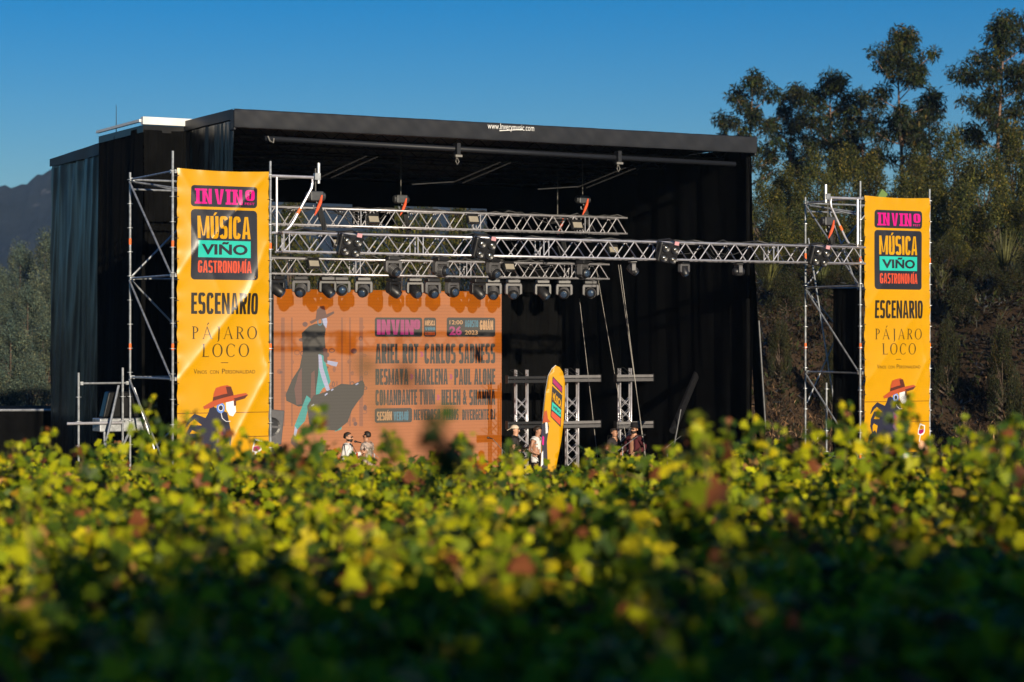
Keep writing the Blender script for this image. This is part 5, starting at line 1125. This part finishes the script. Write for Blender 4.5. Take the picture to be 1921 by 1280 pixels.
# ------------------------------------------------------------------ people
def skin_tone(n, c): return mat(n, c, 0.5, noise=0.1, nscale=20)
SK = [skin_tone('skin_warm', (0.50, 0.26, 0.16)), skin_tone('skin_tan', (0.40, 0.20, 0.12))]
def fabric(n, c, **k): return mat(n, c, 0.85, spec=0.2, bump=0.3, bscale=25, **k)
FB = dict(white=fabric('white_cotton', (0.66, 0.64, 0.62)), dark=fabric('dark_cotton', (0.035, 0.03, 0.03)), pattern=fabric('patterned_cotton', (0.42, 0.33, 0.28), noise=0.8, nscale=14, col2=(0.05, 0.04, 0.05)), jeans=fabric('blue_denim', (0.10, 0.16, 0.26)), black=fabric('black_cloth', (0.012, 0.012, 0.013)), maroon=fabric('maroon_jacket', (0.07, 0.014, 0.018)), cap=fabric('pale_cap', (0.62, 0.52, 0.40)), felt=fabric('black_felt', (0.012, 0.011, 0.012)))
HR = mat('dark_hair', (0.018, 0.011, 0.008), 0.6, noise=0.4, nscale=40)
def person(label, mtx, skin, arms, top, top_kind, legs_m, hair=True, beard=False, shades=False, hat=None, head_turn=0.0, head_tilt=0.0, height=1.75):
    t = thing('person', label, 'person', mtx @ Matrix.Scale(height / 1.75, 4), 'musicians on the stage')
    v = []; e = []; rad = []; seg = []
    def add(p, r, par, s):
        v.append(Vector(p)); rad.append(r); seg.append(s); i = len(v) - 1
        if par is not None: e.append((par, i))
        return i
    pel = add((0, 0, 0.96), (0.155, 0.11), None, 'hip'); wst = add((0, 0, 1.10), (0.135, 0.095), pel, 'torso'); chs = add((0, 0.01, 1.30), (0.165, 0.11), wst, 'torso'); upc = add((0, 0.015, 1.42), (0.13, 0.085), chs, 'torso')
    nk = add((0, 0.0, 1.50), (0.052, 0.055), upc, 'neck')
    hr_ = Matrix.Rotation(head_turn, 3, 'Z') @ Matrix.Rotation(head_tilt, 3, 'X'); hp = Vector((0, 0, 1.53))
    H = lambda p: hp + hr_ @ (Vector(p) - hp)
    jw = add(H((0, -0.025, 1.575)), (0.058, 0.070), nk, 'head'); hd = add(H((0, -0.012, 1.645)), (0.072, 0.088), jw, 'head'); tp = add(H((0, 0.0, 1.705)), (0.062, 0.075), hd, 'head')
    for s in (-1, 1):
        sh_ = add((s * 0.17, 0.01, 1.415), (0.062, 0.062), upc, 'shoulder'); el, wr = arms[0 if s < 0 else 1]
        el, wr = Vector(el), Vector(wr)
        sp_ = v[sh_]; m1 = add(sp_.lerp(el, 0.5), (0.046, 0.046), sh_, 'upper'); ei = add(el, (0.037, 0.037), m1, 'fore'); m2 = add(el.lerp(wr, 0.45), (0.036, 0.036), ei, 'fore'); wi = add(wr, (0.025, 0.022), m2, 'fore')
        d = (wr - el).normalized(); sd_ = d.cross(Vector((0, 0, 1))).normalized(); up = sd_.cross(d)
        pa = add(wr + d * 0.055, (0.036, 0.02), wi, 'hand')
        for k in range(4):
            o = (k - 1.5) * 0.019; L = (0.034, 0.042, 0.040, 0.030)[k]
            a = add(wr + d * 0.10 + up * o, (0.0095, 0.0095), pa, 'hand'); b_ = add(wr + d * (0.10 + L) + up * o * 1.1 - sd_ * s * 0.015, (0.0085, 0.0085), a, 'hand'); add(wr + d * (0.10 + L * 1.5) + up * o * 1.1 - sd_ * s * 0.04, (0.0075, 0.0075), b_, 'hand')
        a = add(wr + d * 0.055 + up * 0.042, (0.011, 0.011), pa, 'hand'); add(wr + d * 0.085 + up * 0.062 - sd_ * s * 0.015, (0.009, 0.009), a, 'hand')
        hi = add((s * 0.095, 0, 0.90), (0.092, 0.095), pel, 'leg'); kn = add((s * 0.11, -0.015, 0.50), (0.058, 0.06), hi, 'leg'); cf = add((s * 0.115, 0.02, 0.34), (0.054, 0.056), kn, 'leg'); an = add((s * 0.12, 0.03, 0.09), (0.037, 0.04), cf, 'shin'); add((s * 0.135, -0.12, 0.035), (0.038, 0.026), an, 'foot')
    me = bpy.data.meshes.new('body'); me.from_pydata([tuple(p) for p in v], e, []); o = bpy.data.objects.new('tmp', me); COL.objects.link(o)
    sm = o.modifiers.new('skin', 'SKIN'); sm.use_smooth_shade = True; ss = o.modifiers.new('sub', 'SUBSURF'); ss.levels = 2; ss.render_levels = 2
    if not me.skin_vertices:
        bpy.context.view_layer.objects.active = o
    sv = me.skin_vertices[0].data
    for i, r_ in enumerate(rad): sv[i].radius = r_; sv[i].use_root = (i == 0)
    dg = bpy.context.evaluated_depsgraph_get(); dg.update(); bme = bpy.data.meshes.new_from_object(o.evaluated_get(dg)); bpy.data.objects.remove(o)
    bme.name = 'body'; bme.materials.clear(); bme.materials.append(skin)
    body = mob('body', bme, t)
    # clothing: the body's own surface, loosened, cut at neckline, cuffs and hems
    bm = bmesh.new(); bm.from_mesh(bme); A = np.array([tuple(v[a]) for a, b in e]); B = np.array([tuple(v[b]) for a, b in e]); SG = [seg[b] for a, b in e]
    def segof(c):
        c = np.array(c); ab = B - A; tt = np.clip(((c - A) * ab).sum(1) / np.maximum((ab * ab).sum(1), 1e-9), 0, 1); dd = np.linalg.norm(A + ab * tt[:, None] - c, axis=1); return SG[int(dd.argmin())]
    fseg = {f.index: segof(f.calc_center_median()) for f in bm.faces}; bm.free()
    def cloth(name, keep, m, inf, fn=None):
        b2 = bmesh.new(); b2.from_mesh(bme); b2.faces.ensure_lookup_table()
        dl = [f for f in b2.faces if not keep(f, fseg[f.index])]; b2.normal_update()
        nrm = {w_: w_.normal.copy() for w_ in b2.verts}
        for w_ in b2.verts: w_.co += nrm[w_] * (inf + 0.006 * math.sin(w_.co.z * 40 + w_.co.x * 25))
        bmesh.ops.delete(b2, geom=dl, context='FACES')
        if fn:
            for w_ in b2.verts: fn(w_)
        m2 = bpy.data.meshes.new(name); b2.to_mesh(m2); b2.free(); m2.materials.clear(); m2.materials.append(m); return mob(name, m2, t, solid=0.006)
    sl_ = {'long': ('torso', 'shoulder', 'upper', 'fore', 'hip'), 'short': ('torso', 'shoulder', 'upper', 'hip'), 'vest': ('torso', 'shoulder', 'hip'), 'open': ('torso', 'shoulder', 'upper', 'fore', 'hip')}[top_kind]
    def keep_top(f, s):
        c = f.calc_center_median()
        if s == 'leg' and c.z > 0.90 and abs(c.x) < 0.21: return True
        if s not in sl_ or c.z < 0.86: return False
        if s == 'hip' and abs(c.x) > 0.24: return False
        if c.z > 1.47 and abs(c.x) < 0.075: return False
        if top_kind == 'open' and c.y < -0.03 and abs(c.x) < 0.055 + 0.02 * (1.45 - c.z): return False
        if top_kind in ('long', 'short') and c.y < -0.03 and c.z > 1.36 and abs(c.x) < (c.z - 1.36) * 0.6: return False
        return True
    cloth('shirt' if top_kind != 'open' else 'jacket', keep_top, top, 0.02)
    cloth('trousers', lambda f, s: s in ('leg', 'shin', 'hip') and 0.08 < f.calc_center_median().z < 1.0 and abs(f.calc_center_median().x) < 0.26, legs_m, 0.012)
    cloth('shoes', lambda f, s: s == 'foot' or (s == 'shin' and f.calc_center_median().z < 0.11), FB['black'], 0.012)
    def blob(name, m, c, r3, cutf=None, n=14, rough=0.0):
        mb = MB(); pts = []
        b2 = bmesh.new(); bmesh.ops.create_uvsphere(b2, u_segments=n, v_segments=10, radius=1)
        for w_ in b2.verts:
            k = 1 + rough * math.sin(w_.co.x * 9 + w_.co.z * 7) * math.sin(w_.co.y * 11); w_.co = Vector((w_.co.x * r3[0] * k, w_.co.y * r3[1] * k, w_.co.z * r3[2] * k)) + Vector(c)
        if cutf: bmesh.ops.delete(b2, geom=[w_ for w_ in b2.verts if cutf(w_.co)], context='VERTS')
        for w_ in b2.verts: w_.co = H(w_.co)
        m2 = bpy.data.meshes.new(name); b2.to_mesh(m2); b2.free(); m2.materials.append(m); m2.polygons.foreach_set('use_smooth', [True] * len(m2.polygons)); return mob(name, m2, t, solid=0.004)
    if hair: blob('hair', HR, (0, 0.010, 1.665), (0.086, 0.105, 0.098), lambda c: c.y < -0.05 and c.z < 1.705 or c.z < 1.60 or (c.y < -0.01 and c.z < 1.66), rough=0.06)
    if beard: blob('beard', HR, (0, -0.035, 1.575), (0.068, 0.078, 0.062), lambda c: c.y > 0.02 or c.z > 1.60, rough=0.06)
    nz = MB().add([H(p) for p in ((-0.014, -0.098, 1.60), (0.014, -0.098, 1.60), (0, -0.125, 1.607), (0, -0.098, 1.65))], [(0, 1, 2), (0, 2, 3), (2, 1, 3), (0, 3, 1)]).build('nose', skin, t)
    for s in (-1, 1): MB().lathe([(0.01, -0.006), (0.028, -0.004), (0.028, 0.004), (0.01, 0.006)], 8, mtx=Matrix.Translation(H((s * 0.082, 0.005, 1.63))) @ Matrix.Rotation(R(90), 4, 'Y')).build('ear', skin, t)
    MB().box(H((0, -0.100, 1.573)), (0.045, 0.012, 0.008), rot=hr_).build('mouth', mat('lips', (0.30, 0.10, 0.08), 0.5), t)
    if shades:
        g = MB()
        for s in (-1, 1): g.box(H((s * 0.034, -0.102, 1.645)), (0.056, 0.012, 0.036), rot=hr_); g.box(H((s * 0.080, -0.045, 1.652)), (0.006, 0.11, 0.008), rot=hr_)
        g.box(H((0, -0.104, 1.655)), (0.02, 0.008, 0.008), rot=hr_).build('sunglasses', M['black_plastic'], t)
    else:
        for s in (-1, 1): MB().box(H((s * 0.032, -0.094, 1.647)), (0.026, 0.008, 0.011), rot=hr_).build('eye', HR, t)
    if hat == 'cap':
        blob('cap', FB['cap'], (0, 0.008, 1.675), (0.090, 0.108, 0.090), lambda c: c.z < 1.668)
        MB().box(H((0, 0.14, 1.655)), (0.13, 0.11, 0.012), rot=hr_ @ Matrix.Rotation(R(-28), 3, 'X')).build('cap_peak', FB['cap'], t, bevel=0.004)
    if hat == 'fedora':
        MB().lathe([(0.155, 1.685), (0.16, 1.692), (0.10, 1.70), (0.096, 1.745), (0.088, 1.80), (0.06, 1.812), (0.01, 1.80)], 20, mtx=Matrix.Translation(hp) @ hr_.to_4x4() @ Matrix.Translation(-hp + Vector((0, 0.0, 0)))).build('hat', FB['felt'], t, smooth=True)
    return t
def spot(px, v): u = upx(px, v); return u, v
def face(dx, dy): return math.atan2(dx, -dy) - TH               # turn so that the figure looks along world (dx, dy)
GP = [((-0.30, 0.06, 1.17), (-0.06, -0.20, 1.06)), ((0.30, -0.02, 1.17), (0.34, -0.24, 1.24))]      # hands on a guitar
u, v = spot(653, 3.0); p1 = person('bearded man in white open shirt and sunglasses playing guitar at stage left', at(u, v, 1.2, face(1, -0.15)), SK[0], GP, FB['white'], 'long', FB['jeans'], True, True, True, height=1.74)
u, v = spot(688, 4.2); person('person in patterned shirt beside the guitarist in white', at(u, v, 1.2, face(-0.8, 0.4)), SK[1], [((-0.28, 0.02, 1.16), (-0.12, -0.22, 1.08)), ((0.28, 0.02, 1.16), (0.10, -0.24, 1.12))], FB['pattern'], 'short', FB['black'], height=1.70)
u, v = spot(966, 3.6); person('singer in dark shirt with a pale backwards cap at the microphone', at(u, v, 1.2, face(1, -0.1)), SK[0], [((-0.26, 0.0, 1.16), (-0.10, -0.24, 1.14)), ((0.26, 0.0, 1.16), (0.08, -0.26, 1.2))], FB['dark'], 'short', FB['black'], True, False, False, 'cap', height=1.80)
u, v = spot(1007, 2.9); person('person in white sleeveless top playing guitar left of the yellow flag', at(u, v, 1.2, face(0.9, -0.45)), SK[1], GP, FB['white'], 'vest', FB['black'], True, False, False, None, 0.3, 0.25, height=1.80)
u, v = spot(1190, 3.0); person('man in black hat and sunglasses with an open maroon jacket before the right truss column', at(u, v, 1.2, face(-0.6, -0.8)), SK[0], [((-0.30, 0.04, 1.18), (-0.22, -0.18, 1.08)), ((0.30, 0.04, 1.18), (0.18, -0.2, 1.06))], FB['maroon'], 'open', FB['black'], True, True, True, 'fedora', height=1.78)
u, v = spot(1152, 3.8); person('dark-clad musician half hidden behind the right truss column', at(u, v, 1.2, face(0.7, -0.5)), SK[1], GP, FB['dark'], 'short', FB['black'], height=1.66)
# guitars
def guitar(label, mtx, m):
    t = thing('guitar', label, 'guitar', mtx, 'guitars')
    pts = [(-0.20, 0.0), (-0.19, 0.13), (-0.10, 0.17), (0.0, 0.12), (0.10, 0.14), (0.19, 0.19), (0.17, 0.07), (0.13, 0.0), (0.18, -0.08), (0.19, -0.15), (0.08, -0.12), (0.0, -0.11), (-0.10, -0.165), (-0.18, -0.13)]
    MB().prism(pts, -0.022, 0.022).build('body', m, t, bevel=0.01)
    MB().box((0.42, -0.03, 0), (0.60, 0.025, 0.05)).build('neck', mat('maple_' + label[:4], (0.30, 0.15, 0.06), 0.45), t); MB().box((0.79, -0.025, 0.01), (0.17, 0.02, 0.085)).build('headstock', M['black_plastic'], t)
    MB().box((-0.06, -0.028, 0), (0.03, 0.012, 0.09)).box((0.04, -0.028, 0), (0.03, 0.012, 0.09)).box((-0.01, -0.026, 0), (0.09, 0.006, 0.02)).build('pickups', M['black_plastic'], t)
    MB().path([(-0.20, 0, 0), (-0.30, 0.16, 0.3), (-0.1, 0.22, 0.5), (0.15, 0.1, 0.4), (0.19, 0, 0.15)], 0.007, 5).build('strap', FB['black'], t)
for px, v, f, lab, c in ((653, 3.0, face(1, -0.15), 'red guitar held by the bearded man in white', (0.45, 0.06, 0.02)), (1007, 2.9, face(0.9, -0.45), 'dark guitar held by the person in the white sleeveless top', (0.05, 0.03, 0.02)), (1152, 3.8, face(0.7, -0.5), 'golden guitar held by the musician behind the right truss column', (0.65, 0.36, 0.04))):
    u = upx(px, v); guitar(lab, at(u, v, 1.2 + 1.03, f) @ Matrix.Translation((0, -0.19, 0)) @ Matrix.Rotation(R(-18), 4, 'Y'), mat('lacquer_' + lab[:3], c, 0.25, coat=0.6))
# microphone stands
def mic(label, px, v, rz):
    u = upx(px, v); t = thing('microphone_stand', label, 'microphone', at(u, v, 1.2, rz), 'microphone stands')
    for k in range(3): MB().tube((0, 0, 0.05), (0.3 * math.cos(k * 2.1), 0.3 * math.sin(k * 2.1), 0.012), 0.01, 6).build('leg', M['black_metal'], t)
    MB().tube((0, 0, 0.03), (0, 0, 1.25), 0.011, 8).build('pole', M['galv'], t); MB().tube((0.12, 0, 1.15), (-0.38, 0, 1.52), 0.008, 6).build('boom', M['galv'], t)
    MB().lathe([(0.012, 0), (0.016, 0.13), (0.026, 0.15), (0.026, 0.185), (0.014, 0.2)], 10, mtx=Matrix.Translation((-0.38, 0, 1.52)) @ Matrix.Rotation(R(-80), 4, 'Y')).build('microphone', M['black_metal'], t)
for i, (px, v, rz) in enumerate(((702, 2.6, 0.2), (996, 3.4, 0.1), (942, 3.0, 0.4), (1168, 2.6, 2.6), (1252, 2.4, 2.2))):
    mic(['microphone stand before the bearded man in white', 'microphone stand before the singer with the pale cap', 'microphone stand at the right edge of the video wall', 'microphone stand before the man in the black hat', 'microphone stand near the brace pole at stage right'][i], px, v, rz)
# green and white cup held up on a vine post near the right banner
o = MB().lathe([(0.028, 0), (0.03, 0.01), (0.038, 0.17), (0.034, 0.175)], 14).build('paper_cup', mat('cup_green', (0.02, 0.42, 0.28), 0.4)); o.matrix_world = Matrix.Translation(P(1690, 842, 19)) @ Matrix.Rotation(R(150), 4, 'Y')
tag(o, 'green and white scrap caught among the vines below the right banner', 'litter')
MB().box((0, -0.036, 0.09), (0.03, 0.012, 0.15)).build('white_stripe', M['white'], o)

# ------------------------------------------------------------------ the air
hz = MB().box((0, 800, 70), (3600, 2600, 180)).build('haze', None); hz.data.materials.clear()
hm = bpy.data.materials.new('haze_air'); hm.use_nodes = True; t = hm.node_tree; t.nodes.clear()
ho = t.nodes.new('ShaderNodeOutputMaterial'); pv = t.nodes.new('ShaderNodeVolumePrincipled'); pv.inputs['Color'].default_value = (0.50, 0.74, 1.0, 1); pv.inputs['Density'].default_value = 0.00017; pv.inputs['Anisotropy'].default_value = 0.2
t.links.new(pv.outputs[0], ho.inputs['Volume']); hz.data.materials.append(hm); tag(hz, kind='stuff')
